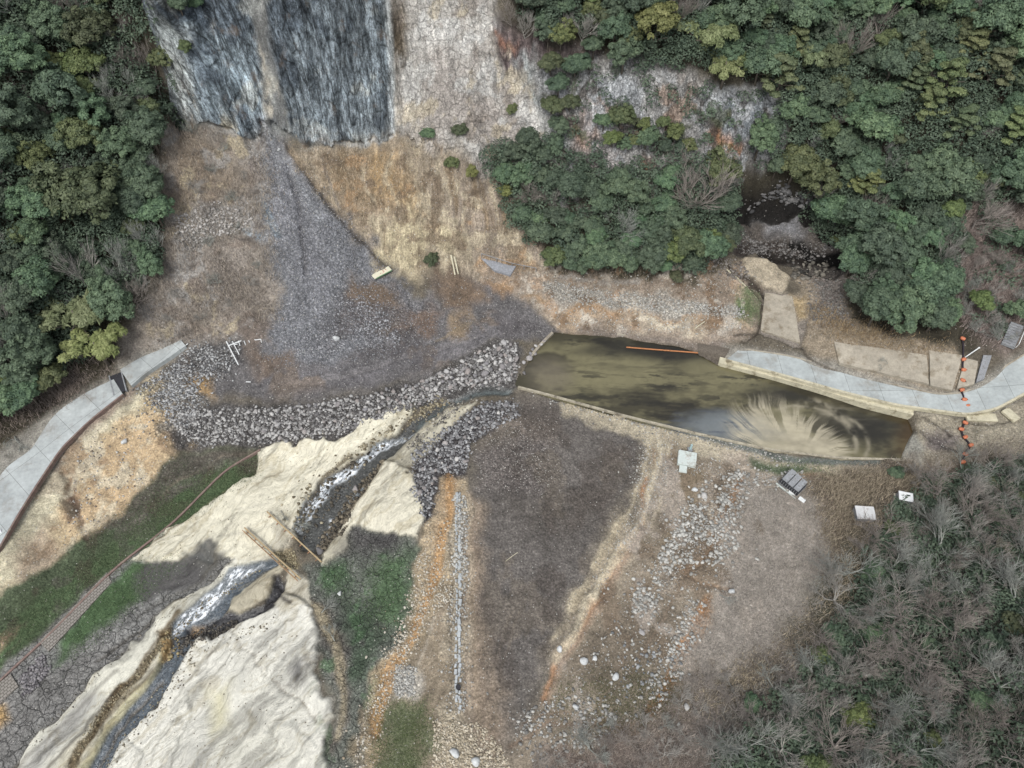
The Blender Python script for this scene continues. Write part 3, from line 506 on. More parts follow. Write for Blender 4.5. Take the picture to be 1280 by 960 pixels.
def terrain_mat(water=False):
    m, t, b = mat('stream_water' if water else 'terrain', rough=.9, spec=.15); q = NT(t)
    pos = q.n('ShaderNodeNewGeometry').outputs['Position']
    col = q.n('ShaderNodeAttribute', attribute_name='Col').outputs['Color']
    A1 = q.n('ShaderNodeSeparateColor', {0: q.n('ShaderNodeAttribute', attribute_name='MA').outputs['Color']}).outputs
    A2 = q.n('ShaderNodeSeparateColor', {0: q.n('ShaderNodeAttribute', attribute_name='MB').outputs['Color']}).outputs
    gr, ck, st = A1[0], A1[1], A1[2]; sd, pb, fo = A2[0], A2[1], A2[2]
    nf = q.noise(pos, 3.2, 6, .7); nc = q.noise(pos, .7, 5, .6)
    nm = q.noise(pos, 9.0, 3, .7); vm = q.n('ShaderNodeTexVoronoi', {'Vector': pos, 'Scale': 4.2}); vmr = q.n('ShaderNodeSeparateColor', {0: vm.outputs['Color']}).outputs[1]
    f = q.math('MULTIPLY', q.math('MULTIPLY', q.ramp(nf, .34, .66, .70, 1.32), q.ramp(nc, .3, .7, .85, 1.17)), q.math('MULTIPLY', q.ramp(nm, .35, .65, .78, 1.22), q.ramp(vmr, 0, 1, .8, 1.2)))
    fs = q.math('ADD', 1.0, q.math('MULTIPLY', q.math('SUBTRACT', f, 1.0), q.math('SUBTRACT', 1.0, q.math('MULTIPLY', sd, .8))))
    # gravel cells
    v = q.n('ShaderNodeTexVoronoi', {'Vector': pos, 'Scale': 2.3, 'Randomness': 1.0}); vr = q.n('ShaderNodeSeparateColor', {0: v.outputs['Color']}).outputs
    gfac = q.math('MULTIPLY', q.ramp(vr[0], 0, 1, .62, 1.45), q.ramp(v.outputs['Distance'], .15, .55, 1.12, .5))
    gfac = q.math('ADD', 1.0, q.math('MULTIPLY', q.math('SUBTRACT', gfac, 1.0), gr))
    fs = q.math('MULTIPLY', fs, gfac)
    base = q.mix(1.0, col, q.n('ShaderNodeCombineColor', {0: fs, 1: fs, 2: fs}).outputs[0], 'MULTIPLY')
    # pale pebbles
    v2 = q.n('ShaderNodeTexVoronoi', {'Vector': pos, 'Scale': 4.0}); r2 = q.n('ShaderNodeSeparateColor', {0: v2.outputs['Color']}).outputs
    pm = q.math('MULTIPLY', q.math('GREATER_THAN', r2[0], q.math('SUBTRACT', 1.0, q.math('MULTIPLY', pb, .30))), q.math('LESS_THAN', v2.outputs['Distance'], q.ramp(r2[1], 0, 1, .18, .42)))
    pc = q.mix(r2[2], alb((165, 163, 158)), alb((214, 210, 200)))
    base = q.mix(q.math('MULTIPLY', pm, .8), base, pc)
    # cracks
    wv = q.n('ShaderNodeVectorMath', {0: pos, 1: q.n('ShaderNodeTexNoise', {'Vector': pos, 'Scale': 1.3}).outputs['Color']}, operation='ADD').outputs[0]
    vc = q.n('ShaderNodeTexVoronoi', {'Vector': wv, 'Scale': .55}, feature='DISTANCE_TO_EDGE').outputs['Distance']
    vc2 = q.n('ShaderNodeTexVoronoi', {'Vector': wv, 'Scale': 1.3}, feature='DISTANCE_TO_EDGE').outputs['Distance']
    cm = q.math('MULTIPLY', ck, q.math('MAXIMUM', q.ramp(vc, .0, .035, 1, 0), q.ramp(vc2, 0, .04, .5, 0)))
    base = q.mix(q.math('MULTIPLY', cm, .5), base, (.02, .02, .018, 1))
    # cliff streaks
    sx = q.n('ShaderNodeSeparateXYZ', {0: pos}).outputs
    lean = q.math('MULTIPLY', q.math('SUBTRACT', sx[2], 30.0), q.ramp(sx[0], -60, -30, .42, .05))
    pv = q.n('ShaderNodeCombineXYZ', {0: q.math('ADD', sx[0], lean), 1: q.math('MULTIPLY', sx[1], .1), 2: sx[2]}).outputs[0]
    s1 = q.noise(q.mapv(pv, (1.0, .3, .11)), .9, 12, .78); s2 = q.noise(q.mapv(pv, (1, .6, .35)), 2.6, 8, .8)
    cf = q.n('ShaderNodeTexVoronoi', {'Vector': q.mapv(pv, (1, .6, .22)), 'Scale': .8}, feature='DISTANCE_TO_EDGE').outputs['Distance']
    sf = q.math('MULTIPLY', q.ramp(cf, 0, .05, .4, 1.12), q.math('MULTIPLY', q.math('MULTIPLY', q.ramp(s1, .42, .58, .48, 1.5), q.ramp(s2, .43, .57, .50, 1.5)), q.ramp(q.noise(pos, .22, 3), .35, .65, .75, 1.2)))
    sf = q.math('ADD', 1.0, q.math('MULTIPLY', q.math('SUBTRACT', sf, 1.0), st))
    base = q.mix(1.0, base, q.n('ShaderNodeCombineColor', {0: sf, 1: sf, 2: sf}).outputs[0], 'MULTIPLY')
    # rust tint on rock
    ru = q.math('MULTIPLY', q.ramp(q.noise(pos, .35, 4), .6, .75), q.math('MULTIPLY', st, .35))
    base = q.mix(ru, base, alb((150, 125, 100)))
    # sand flow lines
    wp = q.n('ShaderNodeVectorMath', {0: pos, 1: q.n('ShaderNodeVectorMath', {0: q.n('ShaderNodeTexNoise', {'Vector': pos, 'Scale': .12, 'Detail': 3}).outputs['Color'], 3: 7.0}, operation='SCALE').outputs[0]}, operation='ADD').outputs[0]
    rp = q.mapv(q.mapv(wp, (1, 1, 1), (0, 0, R(-51.5))), (.09, 1.0, .3))
    fl_ = q.noise(rp, 1.3, 7, .68)
    tn = q.noise(q.mapv(q.mapv(wp, (1, 1, 1), (0, 0, R(-51.5))), (.35, 1.0, .3)), .32, 5, .55)
    tf = q.math('FRACT', q.math('MULTIPLY', tn, 19.0)); tl = q.math('MULTIPLY', q.ramp(tf, .0, .08, 1, 0), q.ramp(q.noise(pos, .13, 3), .42, .56, .12, 1))
    tl = q.math('MULTIPLY', tl, sd)
    sm = q.math('MULTIPLY', q.ramp(fl_, .52, .68), sd)
    base = q.mix(q.math('MULTIPLY', sm, .62), base, q.mix(1.0, base, (.42, .41, .38, 1), 'MULTIPLY'))
    base = q.mix(q.math('MULTIPLY', tl, .62), base, q.mix(1.0, base, (.38, .36, .32, 1), 'MULTIPLY'))
    hgt_ = q.math('ADD', q.math('MULTIPLY', nf, q.math('SUBTRACT', .35, q.math('MULTIPLY', sd, .28))), q.math('MULTIPLY', gr, q.math('MULTIPLY', v.outputs['Distance'], -.8)))
    hgt_ = q.math('ADD', hgt_, q.math('MULTIPLY', st, q.math('ADD', s1, q.math('MULTIPLY', s2, .6))))
    hgt_ = q.math('SUBTRACT', hgt_, q.math('MULTIPLY', cm, .4)); hgt_ = q.math('ADD', hgt_, q.math('MULTIPLY', q.math('MULTIPLY', tf, sd), .13))
    hgt_ = q.math('ADD', hgt_, q.math('MULTIPLY', pm, .12))
    hgt_ = q.math('ADD', hgt_, q.math('MULTIPLY', q.math('MULTIPLY', sd, fl_), -.18))
    if water:
        fr = q.mapv(q.mapv(pos, (1, 1, 1), (0, 0, R(-51.5))), (.45, 1.2, .6))
        fn = q.noise(fr, 1.6, 7, .75); fm = q.math('MULTIPLY', q.ramp(fn, .43, .52), fo)
        rip = q.noise(fr, 3.5, 4, .6)
        base = q.mix(fm, q.mix(.5, base, q.mix(1.0, base, (.75, .78, .8, 1), 'MULTIPLY')), (.72, .75, .77, 1))
        b.inputs['Roughness'].default_value = .18; b.inputs['Specular IOR Level'].default_value = .5
        q.t.links.new(q.ramp(fm, 0, 1, .16, .8), b.inputs['Roughness'])
        hgt_ = q.math('ADD', q.math('MULTIPLY', hgt_, .3), q.math('ADD', q.math('MULTIPLY', rip, .3), q.math('MULTIPLY', fm, .3)))
    bp = q.n('ShaderNodeBump', {'Strength': 1.0, 'Distance': .5, 'Height': hgt_})
    t.links.new(base, b.inputs['Base Color']); t.links.new(bp.outputs[0], b.inputs['Normal'])
    return m
M_T = terrain_mat(); M_W = terrain_mat(True)

def fast_mesh(name, V, F, material, attrs=None, smooth=False):
    me = bpy.data.meshes.new(name); V = np.asarray(V, np.float32); F = np.asarray(F, np.int32); k = F.shape[1]
    me.vertices.add(len(V)); me.vertices.foreach_set('co', V.ravel())
    me.loops.add(F.size); me.loops.foreach_set('vertex_index', F.ravel())
    me.polygons.add(len(F)); me.polygons.foreach_set('loop_start', np.arange(0, F.size, k, dtype=np.int32))
    me.polygons.foreach_set('loop_total', np.full(len(F), k, np.int32))
    if smooth: me.polygons.foreach_set('use_smooth', np.ones(len(F), bool))
    for an, av in (attrs or {}).items():
        a = me.attributes.new(an, 'FLOAT_COLOR', 'POINT')
        c4 = np.ones((len(V), 4), np.float32); c4[:, :av.shape[1]] = av; a.data.foreach_set('color', c4.ravel())
    me.update(); me.validate(); me.materials.append(material)
    return me
def link(name, me, parent=None, loc=(0, 0, 0)):
    o = bpy.data.objects.new(name, me); C.objects.link(o); o.location = loc
    if parent: o.parent = parent
    return o
def tag(o, label=None, cat=None, group=None, kind=None):
    for k, v in (('label', label), ('category', cat), ('group', group), ('kind', kind)):
        if v: o[k] = v
    return o
def thing(name, label, cat, loc=(0, 0, 0), rz=0, group=None):
    o = bpy.data.objects.new(name, None); C.objects.link(o); o.location = loc; o.rotation_euler = (0, 0, rz); o.empty_display_size = .3
    return tag(o, label, cat, group)

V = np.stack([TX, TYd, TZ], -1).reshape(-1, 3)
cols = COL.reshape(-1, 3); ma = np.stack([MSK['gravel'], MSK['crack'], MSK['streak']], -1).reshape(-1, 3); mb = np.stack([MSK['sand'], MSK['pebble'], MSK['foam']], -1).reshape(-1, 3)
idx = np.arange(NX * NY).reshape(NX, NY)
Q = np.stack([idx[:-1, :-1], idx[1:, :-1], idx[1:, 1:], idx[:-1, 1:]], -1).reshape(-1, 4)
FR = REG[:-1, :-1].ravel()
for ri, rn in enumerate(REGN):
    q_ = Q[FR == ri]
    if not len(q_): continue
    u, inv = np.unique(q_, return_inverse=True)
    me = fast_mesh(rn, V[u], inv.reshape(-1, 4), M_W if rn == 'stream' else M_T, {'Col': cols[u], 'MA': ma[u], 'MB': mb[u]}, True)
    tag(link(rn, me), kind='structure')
# far land out to the horizon
fx = np.concatenate([np.linspace(-1500, X0 - 30, 14), np.linspace(X0 + 1, X1 - 2, 40), np.linspace(X1 + 30, 1500, 14)])
fy = np.concatenate([np.linspace(-1500, Y0 - 30, 14), np.linspace(Y0 + 1, Y1 - 2, 30), np.linspace(Y1 + 30, 1500, 14)])
FXg, FYg = np.meshgrid(fx, fy, indexing='ij')
dd = np.maximum(np.maximum(X0 - FXg, FXg - X1), np.maximum(Y0 - FYg, FYg - Y1))
FZ = hgt(FXg, FYg) + np.where(dd > 0, fbm(FXg / 400, FYg / 400, 5, 3) * np.clip(dd, 0, 400) * .25 + np.clip(FYg - 150, 0, 500) * .12, 0)
FZ = np.where(dd < 0, FZ - 8, FZ - .3)
fi = np.arange(FXg.size).reshape(FXg.shape)
FQ = np.stack([fi[:-1, :-1], fi[1:, :-1], fi[1:, 1:], fi[:-1, 1:]], -1).reshape(-1, 4)
fc_ = np.tile(np.array(alb((62, 72, 52))[:3]), (FXg.size, 1)).astype(np.float32); zz = np.zeros_like(fc_)
tag(link('terrain', fast_mesh('terrain', np.stack([FXg, FYg, FZ], -1).reshape(-1, 3), FQ, M_T, {'Col': fc_, 'MA': zz, 'MB': zz}, True)), kind='structure')

# ------------------------------------------------------------------ pond water
PW = np.array([at_z(a, b, 3.0) for a, b in POND])
ps = .16
pxs = np.arange(PW[:, 0].min() - 1.5, PW[:, 0].max() + 1.5, ps); pys = np.arange(PW[:, 1].min() - 1.5, PW[:, 1].max() + 1.5, ps)
PX, PY = np.meshgrid(pxs, pys, indexing='ij')
pd = sdf(PX.astype(np.float32), PY.astype(np.float32), PW)
ppx, ppy = None, None
wA = np.array(lin((70, 66, 50))); wB = np.array(lin((128, 122, 92))); wD = np.array(lin((36, 34, 28))); wS = np.array(lin((192, 183, 158))); wC = np.array(lin((126, 132, 134)))
def wpt(a, b): return np.array(at_z(a, b, 3.0))
def blob(a, b, rx, ry, n=.35, s=3):
    c = wpt(a, b); u = (PX - c[0]) / rx; v_ = (PY - c[1]) / ry
    return 1 - sst(.2, 1.1, np.sqrt(u * u + v_ * v_) + n * fbm(PX / 6, PY / 3, 200 + s, 4, .6))
base = np.zeros(PX.shape + (3,)); base[:] = wA
def over(a, c): 
    global base
    base = base * (1 - a[..., None]) + c * a[..., None]
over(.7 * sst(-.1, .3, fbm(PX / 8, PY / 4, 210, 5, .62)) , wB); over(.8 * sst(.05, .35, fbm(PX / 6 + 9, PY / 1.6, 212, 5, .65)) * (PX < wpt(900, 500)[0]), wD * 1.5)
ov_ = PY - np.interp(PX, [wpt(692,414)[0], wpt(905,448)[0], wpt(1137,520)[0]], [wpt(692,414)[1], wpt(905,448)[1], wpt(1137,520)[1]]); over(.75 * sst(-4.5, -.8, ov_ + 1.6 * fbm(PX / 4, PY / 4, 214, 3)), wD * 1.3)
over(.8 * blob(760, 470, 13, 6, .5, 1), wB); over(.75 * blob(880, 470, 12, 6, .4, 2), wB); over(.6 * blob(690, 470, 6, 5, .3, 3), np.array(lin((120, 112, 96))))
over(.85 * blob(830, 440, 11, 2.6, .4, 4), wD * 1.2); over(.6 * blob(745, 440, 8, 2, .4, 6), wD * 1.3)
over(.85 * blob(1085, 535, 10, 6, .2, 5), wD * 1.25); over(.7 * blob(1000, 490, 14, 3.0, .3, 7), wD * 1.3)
stk = sst(.08, .4, fbm(PX / 6, PY / .55 + PX * .12, 220, 4, .6))
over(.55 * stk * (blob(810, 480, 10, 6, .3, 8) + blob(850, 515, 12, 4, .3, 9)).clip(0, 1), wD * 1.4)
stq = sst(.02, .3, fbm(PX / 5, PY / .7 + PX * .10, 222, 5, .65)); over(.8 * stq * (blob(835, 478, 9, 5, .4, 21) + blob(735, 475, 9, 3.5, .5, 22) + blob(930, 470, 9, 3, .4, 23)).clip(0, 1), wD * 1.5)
over(.8 * blob(905, 535, 12, 4.4, .35, 10), wC); over(.75 * stq * blob(890, 533, 13, 4, .3, 11), np.array(lin((80, 86, 96))))
O = wpt(1003, 575); dxp = PX - O[0]; dyp = PY - O[1]; rr = np.hypot(dxp, dyp); th = np.arctan2(dyp, dxp)
tw = th + .022 * rr      # jets bend clockwise... with distance
Rm = 9.5 + 5.5 * np.clip(np.cos(tw - 2.45), 0, 1) + 1.2 * np.sin(tw * 3)
jet = fbm(tw * 7.5 + .25 * vnoise(PX / 2, PY / 2, 233), rr / 30, 230, 5, .7)
edge = rr / Rm + .42 * jet * sst(.15, .8, rr / Rm)
fan = (1 - sst(.72, .98, edge)) * sst(-.1, .25, dyp + .6 * dxp.clip(0, 9))
fan *= 1 - .9 * sst(.0, .25, -jet) * sst(.3, .65, rr / Rm); fan *= .85 + .3 * fbm(PX / 2.5, PY / 1.2, 236, 4)
fan = fan * (.92 + .35 * fbm(PX / 3.2 + .3 * PY, PY / 1.4, 238, 5, .65))
over(.9 * fan.clip(0, 1), wS * (1 + .10 * fbm(PX / 1.2, PY / 1.2, 240, 3)[..., None]))
# curled plumes to the right of the fan
for (ca, cb, ra, rb, a0, a1, wd) in ((1028, 545, 5.4, 7.2, -.4, 2.6, .55), (1040, 548, 4.0, 5.0, -.9, 1.9, .45), (1058, 548, 3.6, 4.6, -1.3, 1.5, .35), (1005, 530, 6.5, 3.8, .2, 2.5, .5)):
    c = wpt(ca, cb); u = (PX - c[0]) / ra; v_ = (PY - c[1]) / rb; r_ = np.hypot(u, v_); t_ = np.arctan2(v_, u)
    ring = np.exp(-((r_ - 1 - .06 * fbm(t_ * 3, r_ * 3, 250)) * ra / wd) ** 2) * sst(a0, a0 + .6, t_) * (1 - sst(a1 - .6, a1, t_))
    over(.55 * ring * sst(-.5, .3, fbm(PX / 1.5, PY / 1.5, 255, 3)), wS * .75)
over(.35 * blob(1040, 515, 8, 3, .5, 12) * sst(-.1, .3, fbm(PX / 5, PY / 1.2, 260, 4)), wS * .6)
brn = .55 * (1 - sst(.0, 3.5, np.abs(pd))) * blob(1130, 545, 5, 6, .2, 13); over(brn.clip(0, 1), np.array(lin((84, 62, 30))))
base *= (1 + .10 * fbm(PX / .8, PY / .8, 270, 3)[..., None]) / KA
pi = np.arange(PX.size).reshape(PX.shape)
keep = (pd[:-1, :-1] < .9)
PQ = np.stack([pi[:-1, :-1], pi[1:, :-1], pi[1:, 1:], pi[:-1, 1:]], -1)[keep]
u, inv = np.unique(PQ, return_inverse=True)
M_P, t, b = mat('pond_water', rough=.14, spec=.5); q = NT(t)
t.links.new(q.n('ShaderNodeAttribute', attribute_name='Col').outputs['Color'], b.inputs['Base Color'])
pos = q.n('ShaderNodeNewGeometry').outputs['Position']
t.links.new(q.n('ShaderNodeBump', {'Strength': .25, 'Distance': .06, 'Height': q.noise(q.mapv(pos, (.7, 2, 1)), 2.2, 3)}).outputs[0], b.inputs['Normal'])
tag(link('pond', fast_mesh('pond', np.stack([PX.ravel(), PY.ravel(), np.full(PX.size, 3.0)], -1)[u], inv.reshape(-1, 4), M_P, {'Col': base.reshape(-1, 3)[u].astype(np.float32)}, True)), kind='structure')

# ------------------------------------------------------------------ small geometry builder
class MB:
    def __init__(s): s.v = []; s.f = []
    def box(s, c, d, M=None, taper=1.0):
        n = len(s.v); x, y, z = d[0] / 2, d[1] / 2, d[2] / 2
        for sz in (-1, 1):
            k = 1 if sz < 0 else taper
            for sx, sy in ((-1, -1), (1, -1), (1, 1), (-1, 1)):
                p = Vector((sx * x * k, sy * y * k, sz * z))
                if M is not None: p = M @ p
                s.v.append(tuple(p + Vector(c)))
        s.f += [(n, n + 3, n + 2, n + 1), (n + 4, n + 5, n + 6, n + 7)] + [(n + i, n + (i + 1) % 4, n + 4 + (i + 1) % 4, n + 4 + i) for i in range(4)]
        return s
    def tube(s, pts, r, k=6, caps=True):
        pts = [Vector(p) for p in pts]; r = r if hasattr(r, '__len__') else [r] * len(pts); n0 = len(s.v)
        for i, p in enumerate(pts):
            d = (pts[min(i + 1, len(pts) - 1)] - pts[max(i - 1, 0)])
            d = d.normalized() if d.length > 1e-6 else Vector((0, 0, 1))
            a = d.cross(Vector((0, 0, 1)) if abs(d.z) < .95 else Vector((1, 0, 0))).normalized(); b_ = d.cross(a)
            for j in range(k):
                t_ = 2 * math.pi * j / k; s.v.append(tuple(p + (a * math.cos(t_) + b_ * math.sin(t_)) * r[i]))
        for i in range(len(pts) - 1):
            for j in range(k):
                a_ = n0 + i * k + j; b_ = n0 + i * k + (j + 1) % k; s.f.append((a_, b_, b_ + k, a_ + k))
        if caps:
            s.f.append(tuple(n0 + j for j in reversed(range(k)))); s.f.append(tuple(n0 + (len(pts) - 1) * k + j for j in range(k)))
        return s
    def mesh(s, name, m, smooth=False):
        me = bpy.data.meshes.new(name); me.from_pydata(s.v, [], s.f); me.update(); me.materials.append(m)
        if smooth: me.polygons.foreach_set('use_smooth', [True] * len(me.polygons))
        return me
    def build(s, name, m, parent=None, loc=(0, 0, 0), smooth=False, bevel=0):
        o = link(name, s.mesh(name, m, smooth), parent, loc)
        if bevel:
            bv = o.modifiers.new('bevel', 'BEVEL'); bv.width = bevel; bv.segments = 2; bv.limit_method = 'ANGLE'
        return o
def noisy(name, c, var=.35, sc=2.0, rough=.85, metal=0, spec=.3, stain=None, bump=.2, obj=True, joint=None):
    m, t, b = mat(name, alb(c), rough, spec, metal); q = NT(t)
    pos = q.n('ShaderNodeTexCoord').outputs['Object'] if obj else q.n('ShaderNodeNewGeometry').outputs['Position']
    n_ = q.noise(pos, sc, 7, .65); n2_ = q.noise(pos, sc * 6, 4, .6)
    f = q.math('MULTIPLY', q.ramp(n_, .3, .7, 1 - var, 1 + var), q.ramp(n2_, .3, .7, 1 - var * .5, 1 + var * .5))
    base = q.mix(1.0, alb(c), q.n('ShaderNodeCombineColor', {0: f, 1: f, 2: f}).outputs[0], 'MULTIPLY')
    if stain:
        base = q.mix(q.ramp(q.noise(pos, sc * .8, 6, .7), .52, .66, 0, .8), base, alb(stain))
    if joint is not None:
        bt = q.n('ShaderNodeTexBrick', {'Vector': q.mapv(pos, (1, 1, 1), (0, 0, R(joint))), 'Scale': 1.0, 'Mortar Size': .035, 'Brick Width': 5.5, 'Row Height': 9.0, 'Color1': (1, 1, 1, 1), 'Color2': (.9, .9, .9, 1), 'Mortar': (.45, .44, .42, 1)}); bt.offset = 0
        base = q.mix(1.0, base, bt.outputs['Color'], 'MULTIPLY')
    t.links.new(base, b.inputs['Base Color'])
    t.links.new(q.n('ShaderNodeBump', {'Strength': bump, 'Distance': .1, 'Height': n2_}).outputs[0], b.inputs['Normal'])
    return m
M_CONC = noisy('road_concrete', (186, 192, 190), .2, .3, obj=False, stain=(160, 158, 150), spec=.2, joint=0)
M_CONCL = noisy('left_road_concrete', (188, 193, 191), .2, .3, obj=False, stain=(156, 152, 144), spec=.2, joint=-50)
M_CONC2 = noisy('old_concrete', (172, 164, 148), .22, .6, obj=False, stain=(130, 118, 98))
M_CREAM = noisy('pale_concrete', (205, 198, 172), .2, .8, obj=False, stain=(120, 108, 84))
M_WEIR = noisy('weathered_wall', (176, 168, 148), .35, .9, obj=False, stain=(96, 88, 76))
M_WHITE = noisy('white_concrete', (208, 216, 210), .10, 1.2, stain=(150, 140, 125))
M_WHITEC = noisy('white_paint', (238, 240, 238), .06, 2)
M_ORANGE = noisy('orange_float', (206, 126, 92), .14, 3, rough=.5)
M_BLACK = noisy('black_rope', (52, 46, 52), .3, 4)
M_RUST = noisy('rusty_steel', (158, 122, 96), .3, 3, stain=(96, 70, 58))
M_TIMBER = noisy('weathered_timber', (184, 164, 128), .25, 3, stain=(150, 110, 72))
M_DARK = noisy('dark_metal_and_shade', (58, 58, 62), .2, 2)
M_GREY = noisy('grey_metal', (150, 152, 154), .2, 3, stain=(110, 108, 104))
M_BARK = noisy('bark', (112, 104, 94), .25, 2)
M_BRICKR = noisy('reddish_kerb', (132, 112, 104), .25, 1.5, obj=False, stain=(150, 138, 122))

# ---- strips following the ground
def dens(poly, n=8):
    out = []
    for i in range(len(poly) - 1):
        for k in range(n):
            a = poly[i]; b_ = poly[i + 1]; t_ = k / n; out.append((a[0] * (1 - t_) + b_[0] * t_, a[1] * (1 - t_) + b_[1] * t_))
    return out + [poly[-1]]
def smooth_line(P, n=3):
    P = np.array(P, float)
    for _ in range(n):
        Q_ = P.copy(); Q_[1:-1] = (P[:-2] + 2 * P[1:-1] + P[2:]) / 4; P = Q_
    return P
def strip_mesh(La, Lb, zt, depth, m, name, cols_=4):
    """a slab between two lines of (x,y), top at zt(x,y), with skirt"""
    n = len(La); v = []; f = []
    for i in range(n):
        for j in range(cols_ + 1):
            t_ = j / cols_; x = La[i][0] * (1 - t_) + Lb[i][0] * t_; y = La[i][1] * (1 - t_) + Lb[i][1] * t_; v.append((x, y, zt[i]))
    k = cols_ + 1
    for i in range(n - 1):
        for j in range(cols_): f.append((i * k + j, (i + 1) * k + j, (i + 1) * k + j + 1, i * k + j + 1))
    for side in (0, cols_):
        b0 = len(v)
        for i in range(n): x, y, z = v[i * k + side]; v.append((x, y, z - depth))
        for i in range(n - 1): f.append((i * k + side, (i + 1) * k + side, b0 + i + 1, b0 + i) if side else ((i + 1) * k + side, i * k + side, b0 + i, b0 + i + 1))
    for e in (0, n - 1):
        b0 = len(v); v += [(v[e * k][0], v[e * k][1], v[e * k][2] - depth), (v[e * k + cols_][0], v[e * k + cols_][1], v[e * k][2] - depth)]
        f.append((e * k, e * k + cols_, b0 + 1, b0))
    me = bpy.data.meshes.new(name); me.from_pydata(v, [], f); me.update(); me.materials.append(m)
    return me
def road(L, Rr, up=.3, depth=1.2, m=None, name='road', n=8, extra=None):
    a = unproj(dens(L, n)); b_ = unproj(dens(Rr, n)); z = (a[:, 2] + b_[:, 2]) / 2
    zs = smooth_line(np.stack([z, z], 1), 14)[:, 0] + up
    a2 = np.array(at_z(np.array(dens(L, n))[:, 0], np.array(dens(L, n))[:, 1], zs)).T; b2 = np.array(at_z(np.array(dens(Rr, n))[:, 0], np.array(dens(Rr, n))[:, 1], zs)).T
    a2 = smooth_line(a2, 4); b2 = smooth_line(b2, 4)
    return a2, b2, zs, strip_mesh(a2, b2, zs, depth, m, name)
def kerb(line, zs, name, m, wd=.25, hh=.14, tagd=None, depth=.8, kind=None, side=1):
    L = np.array(line); T = np.gradient(L, axis=0); T /= np.linalg.norm(T, axis=1)[:, None] + 1e-9; N = np.stack([-T[:, 1], T[:, 0]], 1) * side
    me = strip_mesh(L, L + N * wd, np.array(zs) + hh, depth, m, name, 1); o = link(name, me)
    if kind: o['kind'] = kind
    if tagd: tag(o, *tagd)
    return o
# left concrete road (two slabs parted by a drain)
a, b_, z1, me = road([(142,474),(108,490),(62,520),(20,552),(-40,600),(-120,680)], [(153,492),(112,524),(75,560),(45,605),(20,645),(-14,706)], m=M_CONCL, up=.45)
tag(link('road', me), kind='structure'); kerb(b_, z1, 'kerb', M_BRICKR, kind='structure', wd=.28, hh=-.03)
a, b_, z2, me = road([(226,425),(200,437),(175,447),(150,462)], [(232,432),(206,450),(182,466),(164,482)], m=M_CONCL, up=.4)
tag(link('road', me), kind='structure')
# right road
a, b_, z3, me = road([(925,436),(990,446),(1060,466),(1120,482),(1172,494),(1205,492),(1235,476),(1262,455),(1330,415)], [(908,449),(980,468),(1050,488),(1120,505),(1170,512),(1210,517),(1245,510),(1285,488),(1350,450)], m=M_CONC, up=.4)
tag(link('road', me), kind='structure')
kerb(a, z3, 'kerb', M_CONC2, kind='structure', side=1, wd=.3, hh=.1)
kerb(b_, z3, 'kerb', M_CREAM, kind='structure', side=-1, wd=.4, hh=.12)
# pond-side retaining wall below the road
def wall_from_px(top, zt, wd, depth, m, name, label, cat, side=-1, n=6):
    P = np.array(dens(top, n)); zz_ = np.interp(np.linspace(0, 1, len(P)), np.linspace(0, 1, len(zt)), zt)
    L = np.array(at_z(P[:, 0], P[:, 1], zz_)).T; L = smooth_line(L, 2)
    return kerb(L, zz_, name, m, wd=wd, hh=0, depth=depth, side=side, tagd=(label, cat))
wall_from_px([(900,446),(960,461),(1030,480),(1085,497),(1142,510)], [3.9,4.0,4.2,4.5,4.7], 1.5, 2.5, M_CREAM, 'retaining_wall', 'cream concrete retaining wall between the right road and the pond', 'wall')
wall_from_px([(648,482),(690,493),(780,518),(870,540),(960,560),(1050,571),(1128,573)], [3.3]*7, .42, 1.6, M_WEIR, 'weir_wall', 'low pale mortared stone wall along the lower edge of the pond', 'wall')
wall_from_px([(662,449),(676,432),(692,416)], [3.5]*3, .5, 1.6, M_CONC2, 'pond_edge_wall', 'short dark kerb wall at the upper left corner of the pond', 'wall', side=1)
wall_from_px([(692,413),(780,419),(850,430),(905,446)], [3.3]*4, .35, 1.6, M_CONC2, 'pond_bank_wall', 'thin grey kerb wall along the upper edge of the pond', 'wall', side=1)
# sloping concrete revetment above road
def patch(px4, off, depth, m, name, nu=14, nv=5):
    c = np.array(px4, float); v = []; f = []
    for i in range(nu + 1):
        for j in range(nv + 1):
            s_, t_ = i / nu, j / nv; v.append(tuple((c[0] * (1 - s_) + c[1] * s_) * (1 - t_) + (c[3] * (1 - s_) + c[2] * s_) * t_))
    P = unproj(v); zz_ = P[:, 2].reshape(nu + 1, nv + 1)
    zz_ = blur(zz_, 3) + off; P[:, 2] = zz_.ravel()
    V_ = [tuple(p) for p in P]; k = nv + 1
    for i in range(nu):
        for j in range(nv): f.append((i * k + j, i * k + j + 1, (i + 1) * k + j + 1, (i + 1) * k + j))
    n = len(V_)
    V_ += [(x, y, z - depth) for x, y, z in V_]
    rim = [i * k for i in range(nu)] + [nu * k + j for j in range(nv)] + [i * k + nv for i in range(nu, 0, -1)] + [j for j in range(nv, 0, -1)]
    for i in range(len(rim)): p, q2 = rim[i], rim[(i + 1) % len(rim)]; f.append((p, q2, q2 + n, p + n))
    me = bpy.data.meshes.new(name); me.from_pydata(V_, [], f); me.update(); me.materials.append(m); return me
tag(link('revetment', patch([(1042,428),(1158,444),(1160,482),(1048,456)], .35, 1, M_CONC2, 'revetment')), 'long grey brown concrete slope facing above the right road', 'slope wall')
tag(link('revetment', patch([(1161,438),(1203,444),(1188,490),(1161,484)], .4, 1, M_CONC2, 'revetment')), 'short concrete slope panel beside the string of orange floats', 'slope wall')
tag(link('revetment', patch([(1206,448),(1222,452),(1216,482),(1194,488)], .35, 1, M_CONC2, 'revetment')), 'narrow stained concrete slope panel right of the orange floats', 'slope wall')
